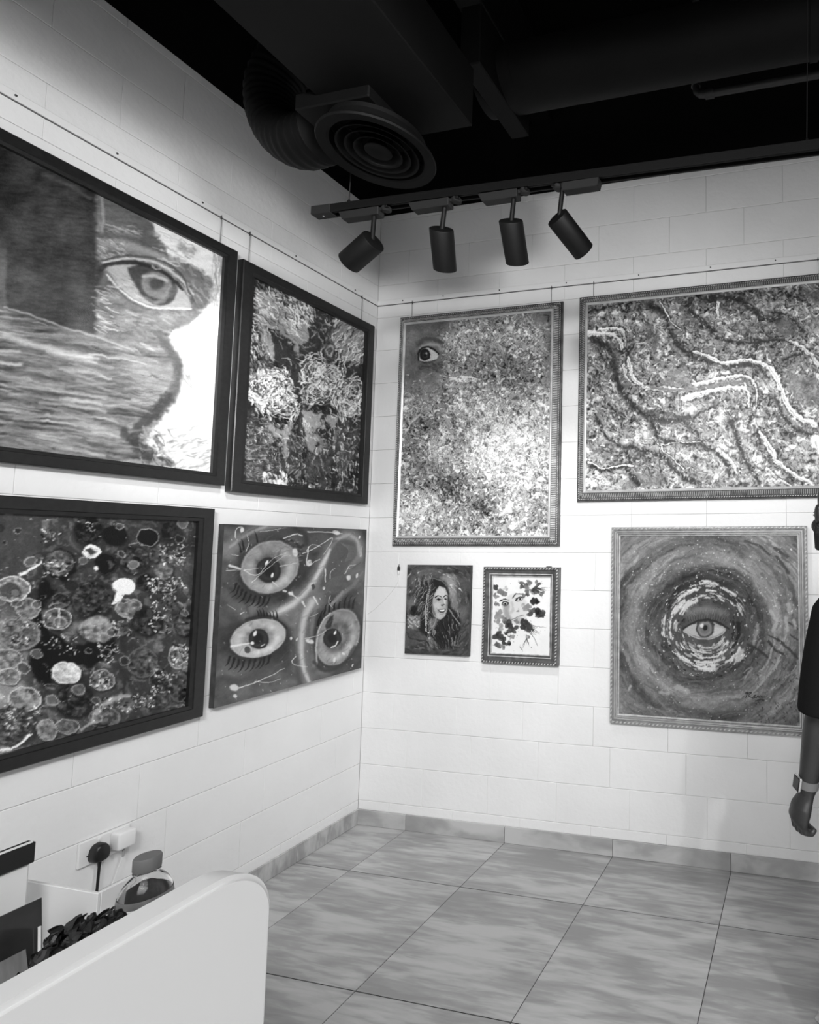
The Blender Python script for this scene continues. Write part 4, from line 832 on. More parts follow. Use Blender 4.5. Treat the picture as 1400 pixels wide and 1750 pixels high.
def make_canvas(key, parent, cell, relief, gloss=.45, grain=.12, gain=1.0, lift=0, lo=None, ext=None):
    """a fine mesh whose corners carry the painted greys, the paint standing proud where it is thick"""
    wall, a, b, z0, z1, d, corners = CAN[key]; c = PAINT[key]()
    Hm = homography([(a, z0), (b, z0), (b, z1), (a, z1)], corners)
    if ext: a, b, z0, z1 = ext                                  # the canvas runs on under the frame's lip
    if lo is not None and a < lo: hs = np.concatenate([np.linspace(a, lo, 30)[:-1], np.arange(lo, b, cell[0])])
    else: hs = np.arange(a, b, cell[0])
    hs = np.append(hs, b) if b-hs[-1] > 1e-4 else hs
    zz = np.arange(z0, z1, cell[1]); zz = np.append(zz, z1) if z1-zz[-1] > 1e-4 else zz
    Hh, Zz = np.meshgrid(hs, zz); nh, nz = len(hs), len(zz)
    q = Hm @ np.stack([Hh.ravel(), Zz.ravel(), np.ones(Hh.size)]); u, v = q[0]/q[2], q[1]/q[2]
    g = np.clip(c.sample(u, v)+lift, 3, 252); l = np.where(g/255 <= .04045, g/255/12.92, ((g/255+.055)/1.055)**2.4)
    l = np.clip(l*gain, .002, .93)
    h = (g-128)/128*relief
    co = np.empty((Hh.size, 3))
    if wall == 'x': co[:, 0] = d+h; co[:, 1] = Hh.ravel()
    else: co[:, 1] = -d-h; co[:, 0] = Hh.ravel()
    co[:, 2] = Zz.ravel()
    i = np.arange((nz-1)*(nh-1)); r, k = i//(nh-1), i % (nh-1); p = r*nh+k
    F = np.stack([p, p+1, p+nh+1, p+nh], 1)
    me = bpy.data.meshes.new('canvas'); me.vertices.add(len(co)); me.vertices.foreach_set('co', co.ravel())
    me.loops.add(F.size); me.loops.foreach_set('vertex_index', F.ravel().astype(np.int32))
    me.polygons.add(len(F)); me.polygons.foreach_set('loop_start', (np.arange(len(F))*4).astype(np.int32)); me.polygons.foreach_set('use_smooth', np.ones(len(F), bool))
    me.update(calc_edges=True)
    at = me.color_attributes.new('paint', 'FLOAT_COLOR', 'POINT'); rgba = np.ones((len(co), 4), np.float32); rgba[:, :3] = l[:, None]; at.data.foreach_set('color', rgba.ravel())
    me.materials.append(paint_material('paint_'+key, gloss, grain))
    o = link('canvas', me); return sub(o, parent)

def W(wall, h, d, z): return Vector((d, h, z)) if wall == 'x' else Vector((h, -d, z))
def ring_frame(name, parent, wall, a, b, z0, z1, prof, material, smooth=False):
    """mitred moulding: prof lists (distance in from the outer edge, height off the wall)"""
    bm = bmesh.new(); R = []
    for (i, d) in prof: R.append([bm.verts.new(W(wall, h, d, z)) for h, z in ((a+i, z0+i), (b-i, z0+i), (b-i, z1-i), (a+i, z1-i))])
    for p, q in zip(R, R[1:]):
        for k in range(4): bm.faces.new((p[k], p[(k+1) % 4], q[(k+1) % 4], q[k]))
    o = bm_obj(name, bm, material); return sub(o, parent)
def along(a, b, z0, z1, i, pitch):
    """places along the ring i in from the outer edge, with direction index 0 = horizontal, 1 = vertical"""
    out = []
    for (h0, y0, h1, y1, k) in ((a+i, z0+i, b-i, z0+i, 0), (b-i, z0+i, b-i, z1-i, 1), (b-i, z1-i, a+i, z1-i, 0), (a+i, z1-i, a+i, z0+i, 1)):
        L = math.hypot(h1-h0, y1-y0); n = max(1, int(L/pitch))
        for j in range(n): t = (j+.5)/n; out.append((h0+(h1-h0)*t, y0+(y1-y0)*t, k))
    return out
def beads(name, parent, wall, a, b, z0, z1, i, d, pitch, size, material, kind='bead', lim=None):
    bm = bmesh.new()
    for (h, z, k) in along(a, b, z0, z1, i, pitch):
        if lim is not None and h < lim: continue
        if kind == 'bead':                                     # low six-sided pip
            R = [bm.verts.new(W(wall, h+size[0]*math.cos(t)*(1 if k == 0 else size[1]), d, z+size[0]*math.sin(t)*(size[1] if k == 0 else 1))) for t in [PI/3*n for n in range(6)]]
            c = bm.verts.new(W(wall, h, d+size[0]*.8, z))
            for n in range(6): bm.faces.new((R[n], R[(n+1) % 6], c))
        elif kind == 'twist':                                  # slanted rope strand
            s, w = size[0], size[1]; q = [(-s, -w), (s*.2, -w), (s, w), (-s*.2, w)]
            if k: q = [(-w, -s), (-w, s*.2), (w, s), (w, -s*.2)]
            R = [bm.verts.new(W(wall, h+x, d, z+y)) for x, y in q]; c = [bm.verts.new(W(wall, h+x*.4, d+w*.8, z+y*.4)) for x, y in q]
            for n in range(4): bm.faces.new((R[n], R[(n+1) % 4], c[(n+1) % 4], c[n]))
            bm.faces.new(c)
        else:                                                  # straight rib across the moulding
            s, w = size; e = (s, w) if k == 0 else (w, s)
            dd = (d, d) if not isinstance(d, tuple) else d
            pts = [(-e[0], -e[1]), (e[0], -e[1]), (e[0], e[1]), (-e[0], e[1])]; R = []; C = []
            for x, y in pts:
                # the height follows the slope of the moulding: outer side dd[0], inner side dd[1]
                inner = (y > 0) if (k == 0 and z < (z0+z1)/2) else (y < 0) if k == 0 else (x < 0) if h > (a+b)/2 else (x > 0)
                D = dd[1] if inner else dd[0]
                R.append(bm.verts.new(W(wall, h+x, D-.001, z+y))); C.append(bm.verts.new(W(wall, h+x*(.35 if k == 0 else 1), D+.0028, z+y*(1 if k == 0 else .35))))
            for n in range(4): bm.faces.new((R[n], R[(n+1) % 4], C[(n+1) % 4], C[n]))
            bm.faces.new(C)
    o = bm_obj(name, bm, material); o['kind'] = 'stuff'; return sub(o, parent)
def backing(parent, wall, a, b, z0, z1, d0, d1, material):
    bm = bmesh.new(); p, q = W(wall, a, d0, z0), W(wall, b, d1, z1)
    add_box(bm, [min(p[i], q[i]) for i in range(3)], [max(p[i], q[i]) for i in range(3)])
    return sub(bm_obj('backing_board', bm, material), parent)
def wires(parent, wall, hs, z):
    for h in hs:
        bm = bmesh.new(); add_loft(bm, [W(wall, h, .011, 3.012), W(wall, h, .012, 2.99), W(wall, h, .010, z-.03)], [.0011]*3, 6); sub(bm_obj('hanging_wire', bm, M_wire), parent)
        bm = bmesh.new(); p = W(wall, h, .009, 3.0); add_box(bm, p-Vector((.002, .002, .007)), p+Vector((.002, .002, .009))); sub(bm_obj('wire_hook', bm, M_wire), parent)

def plain_frame(key, label, outer, wire_at, cell, relief, w=.05, dep=.036, lo=None, **kw):
    a, b, z0, z1 = outer; p = empty('framed_painting', W('x', (max(a, -1.6)+b)/2, 0, z0)); tag(p, label, 'painting')
    ring_frame('frame', p, 'x', a, b, z0, z1, [(0, .002), (0, dep-.003), (.003, dep), (w*.72, dep), (w*.76, dep-.004), (w, dep-.006), (w, .008)], M_black_frame)
    backing(p, 'x', a+.01, b-.01, z0+.01, z1-.01, .002, .009, M_canvas_side)
    make_canvas(key, p, cell, relief, lo=lo, ext=(a+w-.001, b-w+.001, z0+w-.001, z1-w+.001), **kw); wires(p, 'x', wire_at, z1); return p
plain_frame('half_face', 'large black-framed painting of a half-dark face with one wide eye', (-2.0, -.846, 1.826, 2.877), (-.906, -1.85), (.0036, .0024), .0006, lo=-1.62, gloss=.4, grain=.05)
plain_frame('floral', 'black-framed painting of tangled dark and pale swirling flowers near the corner', (-.82, -.053, 1.804, 2.858), (-.78, -.13), (.0034, .0024), .0022, w=.056, gloss=.35, gain=1.2, lift=8)
plain_frame('bubbles', 'black-framed abstract painting of glossy overlapping bubbles and circles, low on the left wall', (-1.9, -.88, .858, 1.723), (), (.0036, .0024), .0018, w=.056, lo=-1.56, gloss=.3)

# the unframed canvas of three eyes
p = empty('canvas_painting', W('x', -.45, 0, .878)); tag(p, 'unframed square canvas of three bulging eyes with white paint drips', 'painting')
bm = bmesh.new(); add_box(bm, (.006, -.839, .878), (.0342, -.055, 1.66)); sub(bm_obj('stretcher', bm, M_canvas_side), p)
bm = bmesh.new(); add_box(bm, (.0, -.8, .93), (.008, -.09, 1.61)); sub(bm_obj('stretcher_bar', bm, mat('raw_wood', .3, .8)), p)
make_canvas('three_eyes', p, (.0030, .0022), .0007, gloss=.4, grain=.05)

def silver_frame(key, label, outer, wire_at, cell, relief, **kw):
    a, b, z0, z1 = outer; w = .058; p = empty('framed_painting', W('y', (a+min(b, 2.7))/2, 0, z0)); tag(p, label, 'painting')
    ring_frame('frame', p, 'y', a, b, z0, z1, [(0, .002), (0, .010), (.002, .013), (.006, .014), (.008, .012), (.010, .017), (.015, .020), (.018, .0185), (.020, .019), (.042, .034), (.044, .033)], M_silver_dark)
    ring_frame('inner_lip', p, 'y', a+.044, b-.044, z0+.044, z1-.044, [(0, .033), (.002, .0385), (.006, .0395), (.009, .037), (.014, .034), (.014, .024)], M_silver_light)
    beads('reeding', p, 'y', a, b, z0, z1, .0310, (.0190, .0340), .0098, (.0031, .0105), M_silver, 'rib')
    beads('rope_edge', p, 'y', a, b, z0, z1, .0125, .0195, .0125, (.0052, .0026), M_silver, 'twist')
    backing(p, 'y', a+.01, b-.01, z0+.01, z1-.01, .002, .009, M_canvas_side)
    make_canvas(key, p, cell, relief, ext=(a+.0575, b-.0575, z0+.0575, z1-.0575), **kw); wires(p, 'y', wire_at, z1); return p
silver_frame('speckled', 'tall silver-framed painting of one small eye in a speckled pale haze', (.170, 1.206, 1.565, 2.916), (.247, 1.134), (.0026, .0025), .0025, gloss=.45, gain=1.15, grain=.2)
silver_frame('rivers', 'wide silver-framed abstract painting with white and black winding river-like bands', (1.303, 2.95, 1.801, 2.928), (1.384, 2.578), (.0026, .0026), .0025, gloss=.45, gain=1.15, grain=.2)

# champagne frame round the ringed eye
a, b, z0, z1 = 1.507, 2.506, .664, 1.664; p = empty('framed_painting', W('y', 2.0, 0, z0))
tag(p, 'square silver-framed painting of a single eye inside swirling rings, under the wide painting', 'painting')
ring_frame('frame', p, 'y', a, b, z0, z1, [(0, .002), (0, .026), (.002, .030), (.006, .032), (.012, .032), (.014, .029), (.016, .030), (.019, .0245), (.021, .0245), (.023, .028), (.026, .028), (.028, .0225), (.031, .0215), (.033, .025), (.036, .025), (.0375, .021), (.040, .0235)], M_champagne)
ring_frame('inner_lip', p, 'y', a+.040, b-.040, z0+.040, z1-.040, [(0, .0235), (.001, .020), (.006, .019), (.006, .008)], M_silver)
ring_frame('bright_fillet', p, 'y', a, b, z0, z1, [(.0225, .0278), (.0235, .0292), (.0255, .0292), (.0265, .0278)], M_silver_light)
ring_frame('bright_fillet', p, 'y', a, b, z0, z1, [(.0332, .0250), (.0340, .0262), (.0352, .0262), (.0360, .0250)], M_silver_light)
beads('rope_edge', p, 'y', a, b, z0, z1, .0082, .0315, .021, (.0092, .0046), M_silver_light, 'twist')
beads('inner_beading', p, 'y', a, b, z0, z1, .0430, .0195, .0066, (.0024, 1), M_silver_light, 'bead')
backing(p, 'y', a+.01, b-.01, z0+.01, z1-.01, .002, .009, M_canvas_side)
make_canvas('ring_eye', p, (.0026, .0026), .0014, gloss=.4, ext=(a+.0455, b-.0455, z0+.0455, z1-.0455))

# small portrait on bare canvas
p = empty('canvas_painting', W('y', .485, 0, .963)); tag(p, 'small unframed dark canvas portrait of a smiling long-haired woman', 'painting')
bm = bmesh.new(); add_box(bm, (.285, -.0212, .963), (.686, -.002, 1.459)); sub(bm_obj('stretcher', bm, M_canvas_side), p)
make_canvas('woman', p, (.0018, .0018), .0006, gloss=.45, grain=.05)

# small framed ink face
a, b, z0, z1 = .772, 1.215, .936, 1.452; p = empty('framed_painting', W('y', 1.0, 0, z0))
tag(p, 'small ornate dark-framed ink painting of a face among floral blots', 'painting')
ring_frame('frame', p, 'y', a, b, z0, z1, [(0, .002), (0, .030), (.002, .034), (.014, .036), (.016, .031), (.018, .030), (.034, .026), (.035, .029), (.038, .030), (.041, .029), (.043, .024), (.048, .022)], M_silver_dark)
ring_frame('inner_lip', p, 'y', a+.048, b-.048, z0+.048, z1-.048, [(0, .022), (.002, .024), (.005, .020), (.005, .008)], M_silver)
beads('rope_edge', p, 'y', a, b, z0, z1, .0085, .0345, .0165, (.0072, .0052), M_silver, 'twist')
ring_frame('bright_fillet', p, 'y', a, b, z0, z1, [(.0352, .0288), (.036, .0305), (.040, .0305), (.0408, .0288)], M_silver)
beads('inner_beading', p, 'y', a, b, z0, z1, .0505, .0215, .0070, (.0022, 1), M_silver, 'bead')
backing(p, 'y', a+.01, b-.01, z0+.01, z1-.01, .002, .009, M_canvas_side)
make_canvas('ink_face', p, (.0016, .0016), .0002, gloss=.3, grain=.03, ext=(a+.0525, b-.0525, z0+.0525, z1-.0525))
bm = bmesh.new(); add_box(bm, (1.135, -.020, 1.446), (1.165, -.004, 1.457), .003); sub(bm_obj('hanging_lug', bm, M_wire), p)

# little clip with its thin cord beside the portrait
p = empty('cord_clip', (.215, 0, 1.43)); tag(p, 'tiny dark clip holding a thin white cord beside the smiling portrait', 'clip')
bm = bmesh.new(); add_box(bm, (.209, -.012, 1.425), (.222, -.001, 1.447), .002); add_loft(bm, [(.216, -.007, 1.447), (.217, -.007, 1.462)], [.003, .001], 6); sub(bm_obj('clip', bm, M_black_plastic), p)
bm = bmesh.new(); add_box(bm, (.210, -.010, 1.402), (.219, -.001, 1.426), .002); sub(bm_obj('tab', bm, M_silver_light), p)
bm = bmesh.new(); add_loft(bm, [(.214, -.004, 1.402), (.216, -.003, 1.37), (.19, -.003, 1.325), (.13, -.003, 1.26), (.06, -.003, 1.2), (.012, -.004, 1.17)], [.0011]*6, 6); sub(bm_obj('cord', bm, M_white_plastic), p)

# ============================ track and spots ============================
TY, TZ = -1.1, 2.788                                            # the rail dips a little to the right
def tz(x): return TZ-.019*(x-1.6)
tr = empty('ceiling_track', (1.6, TY, TZ)); tag(tr, 'black track rail hung below the dark ceiling, carrying four spots', 'track')
bm = bmesh.new()
for (y0, y1, z0, z1) in ((-.0175, .0175, .010, .018), (-.0175, -.0125, -.012, .010), (.0125, .0175, -.012, .010), (-.0035, .0035, -.006, .010)): add_box(bm, (.722, TY+y0, TZ+z0), (4.6, TY+y1, TZ+z1), .0006)
sub(bm_obj('rail', bm, M_spot), tr)
bm = bmesh.new(); add_box(bm, (.715, TY-.0182, TZ-.0135), (.80, TY+.0182, TZ+.0188), .0015); cap = sub(bm_obj('end_cap', bm, M_spot_grey), tr)
bm = bmesh.new(); add_lathe(bm, [(0, 0), (.003, 0), (.003, .0012), (0, .0012)], 10, Matrix.Translation((.755, TY, TZ-.0148))); sub(bm_obj('screw', bm, M_silver_light), tr)
bm = bmesh.new(); add_loft(bm, [(.80, TY-.009, TZ+.004), (4.6, TY-.009, TZ+.004)], [.0014]*2, 6); add_loft(bm, [(.80, TY+.009, TZ+.004), (4.6, TY+.009, TZ+.004)], [.0014]*2, 6); sub(bm_obj('conductor', bm, mat('copper_grey', .3, .3, metal=1)), tr)
for x in (.864, 2.512, 4.1):
    bm = bmesh.new(); add_loft(bm, [(x, TY, TZ+.018), (x, TY, 4.3)], [.0016]*2, 6); sub(bm_obj('suspension_wire', bm, M_spot_grey), tr)
    bm = bmesh.new(); add_lathe(bm, [(0, 0), (.006, 0), (.006, .012), (.002, .02), (0, .02)], 10, Matrix.Translation((x, TY, TZ+.018))); sub(bm_obj('wire_grip', bm, M_spot), tr)

tr.rotation_euler.y = .019

def spot(cap_c, d, ax0, ax1, stem_x, label, energy, flip):
    """cap_c: centre of the back end; d: towards the glass; the driver box spans ax0..ax1 under the rail"""
    TZ = tz(stem_x)
    p = empty('track_spotlight', (stem_x, TY, TZ-.012)); tag(p, label, 'spotlight', 'four black spotlights along the track')
    c = Vector(cap_c); d = Vector(d).normalized(); L = .138; R = .0400; u, w = frame_of(d)
    M = Matrix((u, w, d)).transposed().to_4x4(); M.translation = c
    bm = bmesh.new(); add_lathe(bm, [(0, 0), (R-.003, 0), (R-.001, .001), (R, .003), (R, L-.001), (R-.001, L), (R-.003, L), (R-.0035, L-.012), (R-.006, L-.03), (.012, L-.045), (0, L-.045)], 40, M)
    sub(smooth_mod(bm_obj('lamp_housing', bm, M_spot), 35), p)
    bm = bmesh.new(); add_lathe(bm, [(0, L-.018), (R-.006, L-.018), (R-.006, L-.015), (0, L-.015)], 32, M)
    g = bpy.data.materials.get('lit_lens') or mat('lit_lens', .8, .3, Emission_Strength=6.0)
    g.node_tree.nodes['Principled BSDF'].inputs['Emission Color'].default_value = (1, 1, 1, 1); sub(bm_obj('lens', bm, g), p)
    top = Vector((stem_x, TY, TZ-.016)); foot = c+d*.010
    bm = bmesh.new(); add_loft(bm, [top, top+(foot-top)*.3, foot], [.0085, .0078, .0078], 14); sub(smooth_mod(bm_obj('stem', bm, M_spot)), p)
    bm = bmesh.new(); add_lathe(bm, [(0, -.012), (.0095, -.012), (.0125, -.004), (.0125, .006), (0, .006)], 18, Matrix.Translation(top)); sub(smooth_mod(bm_obj('swivel', bm, M_spot)), p)
    bm = bmesh.new(); add_box(bm, (ax0, TY-.0165, TZ-.042), (ax1, TY+.0165, TZ-.013), .002)
    for v in bm.verts:                                           # the driver box is cut back at its outer end
        if v.co.z < TZ-.03 and ((v.co.x < ax0+.01 and not flip) or (v.co.x > ax1-.01 and flip)): v.co.x += .014 if not flip else -.005
    sub(bm_obj('driver_box', bm, M_spot_grey), p)
    e = ax1 if not flip else ax0; s = 1 if not flip else -1
    bm = bmesh.new(); add_lathe(bm, [(0, 0), (.012, 0), (.0165, .004), (.0165, .014), (0, .014)], 20, Matrix.Translation((e+s*.022, TY, TZ-.028))); add_box(bm, (min(e, e+s*.022), TY-.008, TZ-.026), (max(e, e+s*.022), TY+.008, TZ-.014))
    sub(smooth_mod(bm_obj('adapter_foot', bm, M_spot_grey)), p)
    bm = bmesh.new(); add_box(bm, (e+s*.034-.006, TY-.020, TZ-.024), (e+s*.034+.006, TY-.008, TZ-.016), .002); sub(bm_obj('locking_lever', bm, M_spot), p)
    if energy:
        l = lamp('SPOT', c+d*(L+.006), c+d*2, energy, .028, 62, .8); sub(l, p) if False else None
    return p
spot((.979, -1.1, 2.668), (-.124, .021, -.057), .836, 1.005, .977, 'leftmost of the four black track spots, tipped toward the left wall', 30, False)
spot((1.255, -1.1, 2.679), (-.043, .084, -.101), 1.130, 1.290, 1.268, 'second black track spot from the left, hanging almost upright', 30, False)
spot((1.523, -1.1, 2.675), (-.024, .092, -.100), 1.405, 1.552, 1.535, 'third black track spot from the left, leaning slightly right', 30, False)
spot((1.693, -1.1, 2.665), (.051, .110, -.066), 1.718, 1.846, 1.713, 'rightmost of the four black track spots, swung out to the right', 30, True)

# ============================ ducts and pipes under the ceiling ============================
p = empty('supply_duct', (1.1, -1.6, 3.1)); tag(p, 'dark rectangular air duct with a flanged joint above the diffuser', 'duct')
box_ = lambda n, a, b, bv=.004: sub(bm_obj(n, (lambda bm: (add_box(bm, a, b, bv), bm)[1])(bmesh.new()), M_duct), p)
box_('duct_body', (.98, -3.6, 3.0), (1.395, -1.14, 3.21)); box_('plenum', (.90, -1.36, 2.965), (1.18, -1.125, 3.02))
box_('flange', (.80, -1.345, 3.21), (1.30, -1.315, 3.34)); box_('upper_duct', (.74, -3.6, 3.34), (1.24, -1.315, 3.80))
for k in range(9):
    bm = bmesh.new(); add_lathe(bm, [(0, 0), (.007, 0), (.005, .006), (0, .006)], 8, Matrix.Translation((.84+k*.05, -1.33, 3.2035))); sub(bm_obj('rivet', bm, mat('rivet_metal', .12, .4, metal=.5)) if k == 0 else bm_obj('rivet', bm, bpy.data.materials['rivet_metal']), p)
d = empty('air_diffuser', (1.086, -1.211, 2.9)); tag(d, 'round black ceiling diffuser of concentric rings beside the left wall', 'air vent')
DM = Matrix.Translation((1.086, -1.211, 2.900))
bm = bmesh.new(); add_lathe(bm, [(.150, 0), (.177, -.004), (.180, .002), (.176, .010), (.152, .012), (.145, .05), (.140, .05), (.142, .004), (.150, 0)], 64, DM); sub(smooth_mod(bm_obj('outer_ring', bm, M_duct)), d)
for r in (.120, .094, .068):
    bm = bmesh.new(); add_lathe(bm, [(r, .004), (r+.006, .000), (r-.014, .032), (r-.018, .032), (r, .004)], 56, DM); sub(smooth_mod(bm_obj('cone_ring', bm, M_duct)), d)
bm = bmesh.new(); add_lathe(bm, [(0, .004), (.036, .002), (.042, .006), (.03, .03), (0, .03)], 40, DM); sub(smooth_mod(bm_obj('centre_cone', bm, M_duct)), d)
bm = bmesh.new()
for k in range(3):
    t = k*PI/3; q = Vector((math.cos(t), math.sin(t), 0))*.142; add_loft(bm, [DM @ (q+Vector((0, 0, .036))), DM @ (-q+Vector((0, 0, .036)))], [.003]*2, 6)
sub(bm_obj('spider', bm, M_duct), d)
bm = bmesh.new(); add_lathe(bm, [(.144, .03), (.146, .064)], 48, DM); sub(smooth_mod(bm_obj('neck', bm, M_duct)), d)

p = empty('flexible_duct', (.6, -1.2, 3.3)); tag(p, 'dark ribbed flexible duct curving down to the round diffuser', 'duct')
bm = bmesh.new(); P = []; R = []
ctrl = [Vector(q) for q in ((.70, -1.05, 3.55), (.56, -1.08, 3.48), (.50, -1.10, 3.36), (.51, -1.11, 3.24), (.57, -1.12, 3.13), (.68, -1.14, 3.06), (.80, -1.16, 3.05))]
n = 90
for k in range(n+1):
    t = k/n*(len(ctrl)-1); i = min(int(t), len(ctrl)-2); f = t-i; a0, b0, c0, d0 = ctrl[max(i-1, 0)], ctrl[i], ctrl[i+1], ctrl[min(i+2, len(ctrl)-1)]
    P.append(.5*((2*b0)+(c0-a0)*f+(2*a0-5*b0+4*c0-d0)*f*f+(-a0+3*b0-3*c0+d0)*f**3)); R.append(.088+.0025*math.sin(k*1.57))
add_loft(bm, P, R, 24); sub(bm_obj('hose', bm, M_duct), p); [setattr(f, 'use_smooth', True) for f in p.children[0].data.polygons]

p = empty('round_duct', (2.5, -.86, 3.44)); tag(p, 'large round dark duct running right along the ceiling', 'duct')
bm = bmesh.new(); add_loft(bm, [(1.20, -.78, 3.50), (3.2, -.78, 3.51), (6.1, -.78, 3.51)], [.118]*3, 40); sub(smooth_mod(bm_obj('duct_pipe', bm, M_duct)), p)
for x in (1.36, 2.55, 3.75):
    bm = bmesh.new(); add_loft(bm, [(x-.015, -.78, 3.505), (x+.015, -.78, 3.505)], [.122]*2, 40); sub(smooth_mod(bm_obj('joint_band', bm, M_duct)), p)
bm = bmesh.new(); add_box(bm, (1.235, -1.0, 3.38), (1.319, -.62, 3.62), .004); sub(bm_obj('spigot_box', bm, M_duct), p)
p = empty('conduit_pipe', (2.05, -.4, 3.63)); tag(p, 'thin grey pipe with an elbow under the ceiling at the right', 'pipe')
bm = bmesh.new(); add_loft(bm, [(2.03, -.4, 4.3), (2.03, -.4, 3.68), (2.034, -.4, 3.652), (2.05, -.4, 3.636), (2.08, -.4, 3.632), (6.1, -.4, 3.632)], [.017]*6, 16); sub(smooth_mod(bm_obj('pipe', bm, mat('grey_conduit', .022, .5)), 60), p)
bm = bmesh.new(); add_loft(bm, [(2.03, -.4, 3.72), (2.03, -.4, 3.675)], [.022]*2, 16); sub(smooth_mod(bm_obj('elbow_collar', bm, bpy.data.materials['grey_conduit'])), p)
bm = bmesh.new(); add_loft(bm, [(2.075, -.4, 3.632), (2.115, -.4, 3.632)], [.022]*2, 16); sub(smooth_mod(bm_obj('elbow_collar', bm, bpy.data.materials['grey_conduit'])), p)
tag(box('ceiling_beam', (1.00, -2.9, 3.98), (1.12, 0, 4.3), M_duct, bevel=.003), 'dark beam crossing under the ceiling behind the round duct', 'beam')

# ============================ counter and what stands behind it ============================
CX0, CX1, CY, CZ = 1.600, 1.655, -1.972, 1.080
p = empty('reception_desk', (1.5, -2.9, 0)); tag(p, 'white reception desk front with a rounded top corner', 'desk')
bm = bmesh.new(); prof = [(-4.3, 0), (CY, 0)]; r = .088
for k in range(13): t = k/12*PI/2; prof.append((CY-r+r*math.cos(t), CZ-r+r*math.sin(t)))
prof.append((-4.3, CZ))
A = [bm.verts.new((CX0, y, z)) for y, z in prof]; B = [bm.verts.new((CX1, y, z)) for y, z in prof]
bm.faces.new(A); bm.faces.new(B[::-1])
for k in range(len(prof)): bm.faces.new((A[k], A[(k+1) % len(prof)], B[(k+1) % len(prof)], B[k]))
bmesh.ops.recalc_face_normals(bm, faces=bm.faces)
es = [e for e in bm.edges if (e.verts[0].co.x == e.verts[1].co.x)]; bmesh.ops.bevel(bm, geom=es, offset=.008, segments=4, affect='EDGES')
sub(smooth_mod(bm_obj('front_panel', bm, M_white_lam), 30), p)
bm = bmesh.new(); add_box(bm, (.80, -4.2, .722), (1.600, -2.02, .75), .002); sub(bm_obj('worktop', bm, M_white_lam), p)
bm = bmesh.new(); add_box(bm, (.93, -2.02, .722), (1.245, -1.790, .75), .002); sub(bm_obj('return_shelf', bm, M_white_lam), p)
bm = bmesh.new(); add_box(bm, (.84, -4.1, 0), (.87, -2.05, .722), .002); sub(bm_obj('side_panel', bm, M_white_lam), p)
bm = bmesh.new(); add_box(bm, (.95, -1.815, 0), (1.235, -1.795, .722), .002); sub(bm_obj('end_panel', bm, M_white_lam), p)

# open white box (thin walls) at the corner of the shelf
p = empty('open_box', (1.08, -1.86, .75)); tag(p, 'open white box standing behind the desk, left of the bottle', 'box')
bm = bmesh.new(); add_box(bm, (.958, -1.890, .751), (1.154, -1.884, .900), .001); sub(bm_obj('box_front', bm, M_white_plastic), p)
bm = bmesh.new(); add_box(bm, (1.148, -1.884, .751), (1.154, -1.845, .900), .001); sub(bm_obj('box_side', bm, M_white_plastic), p)
bm = bmesh.new(); add_box(bm, (.958, -1.884, .751), (1.148, -1.845, .757)); sub(bm_obj('box_base', bm, M_white_plastic), p)

# bottle
p = empty('plastic_bottle', (1.188, -1.833, .751)); tag(p, 'clear plastic bottle with a grey cap on the desk', 'bottle')
M_pet = mat('clear_plastic', .95, .05, Transmission_Weight=1.0, IOR=1.3); M_label = mat('grey_bottle_label', .16, .4, noise=.4, nscale=40)
M_water = mat('water', .97, .0, Transmission_Weight=1.0, IOR=1.33)
BM = Matrix.Translation((1.188, -1.833, .751))
bm = bmesh.new(); add_lathe(bm, [(0, .004), (.030, 0), (.040, .006), (.0415, .012), (.0415, .052), (.0395, .056), (.0415, .060), (.0415, .112), (.0408, .122), (.0385, .132), (.034, .142), (.028, .150), (.0220, .156), (.0185, .160), (.0180, .163), (.0215, .164), (.0215, .166), (.0180, .167), (.0180, .175), (.0168, .175), (.0168, .160), (.026, .150), (.0370, .130), (.0400, .112), (.0400, .012), (.036, .007), (0, .009)], 40, BM)
sub(smooth_mod(bm_obj('bottle_body', bm, M_pet), 50), p)
bm = bmesh.new(); add_lathe(bm, [(.0422, .070), (.0425, .072), (.0425, .114), (.0412, .124), (.0406, .124), (.0418, .113), (.0418, .071), (.0422, .070)], 40, BM); lb = sub(smooth_mod(bm_obj('label', bm, M_label), 50), p); lb['label'] = 'grey wrap label with pale bands'
for zb in (.092, .106):
    bm = bmesh.new(); add_lathe(bm, [(.0427, zb), (.0431, zb), (.0431, zb+.005), (.0427, zb+.005)], 40, BM); sub(smooth_mod(bm_obj('label_band', bm, M_white_plastic)), p)
bm = bmesh.new(); prof = [(0, .167), (.0205, .167), (.0212, .169), (.0212, .190), (.0200, .193), (0, .193)]; add_lathe(bm, prof, 48, BM)
for v in bm.verts:
    q = v.co-Vector((1.188, -1.833, v.co.z))
    if .0210 < q.length: a_ = math.atan2(q.y, q.x); v.co.x += math.cos(a_)*.0005*math.cos(24*a_); v.co.y += math.sin(a_)*.0005*math.cos(24*a_)
cp = sub(smooth_mod(bm_obj('cap', bm, mat('grey_cap_plastic', .16, .45)), 30), p); cp['label'] = 'grey screw cap'

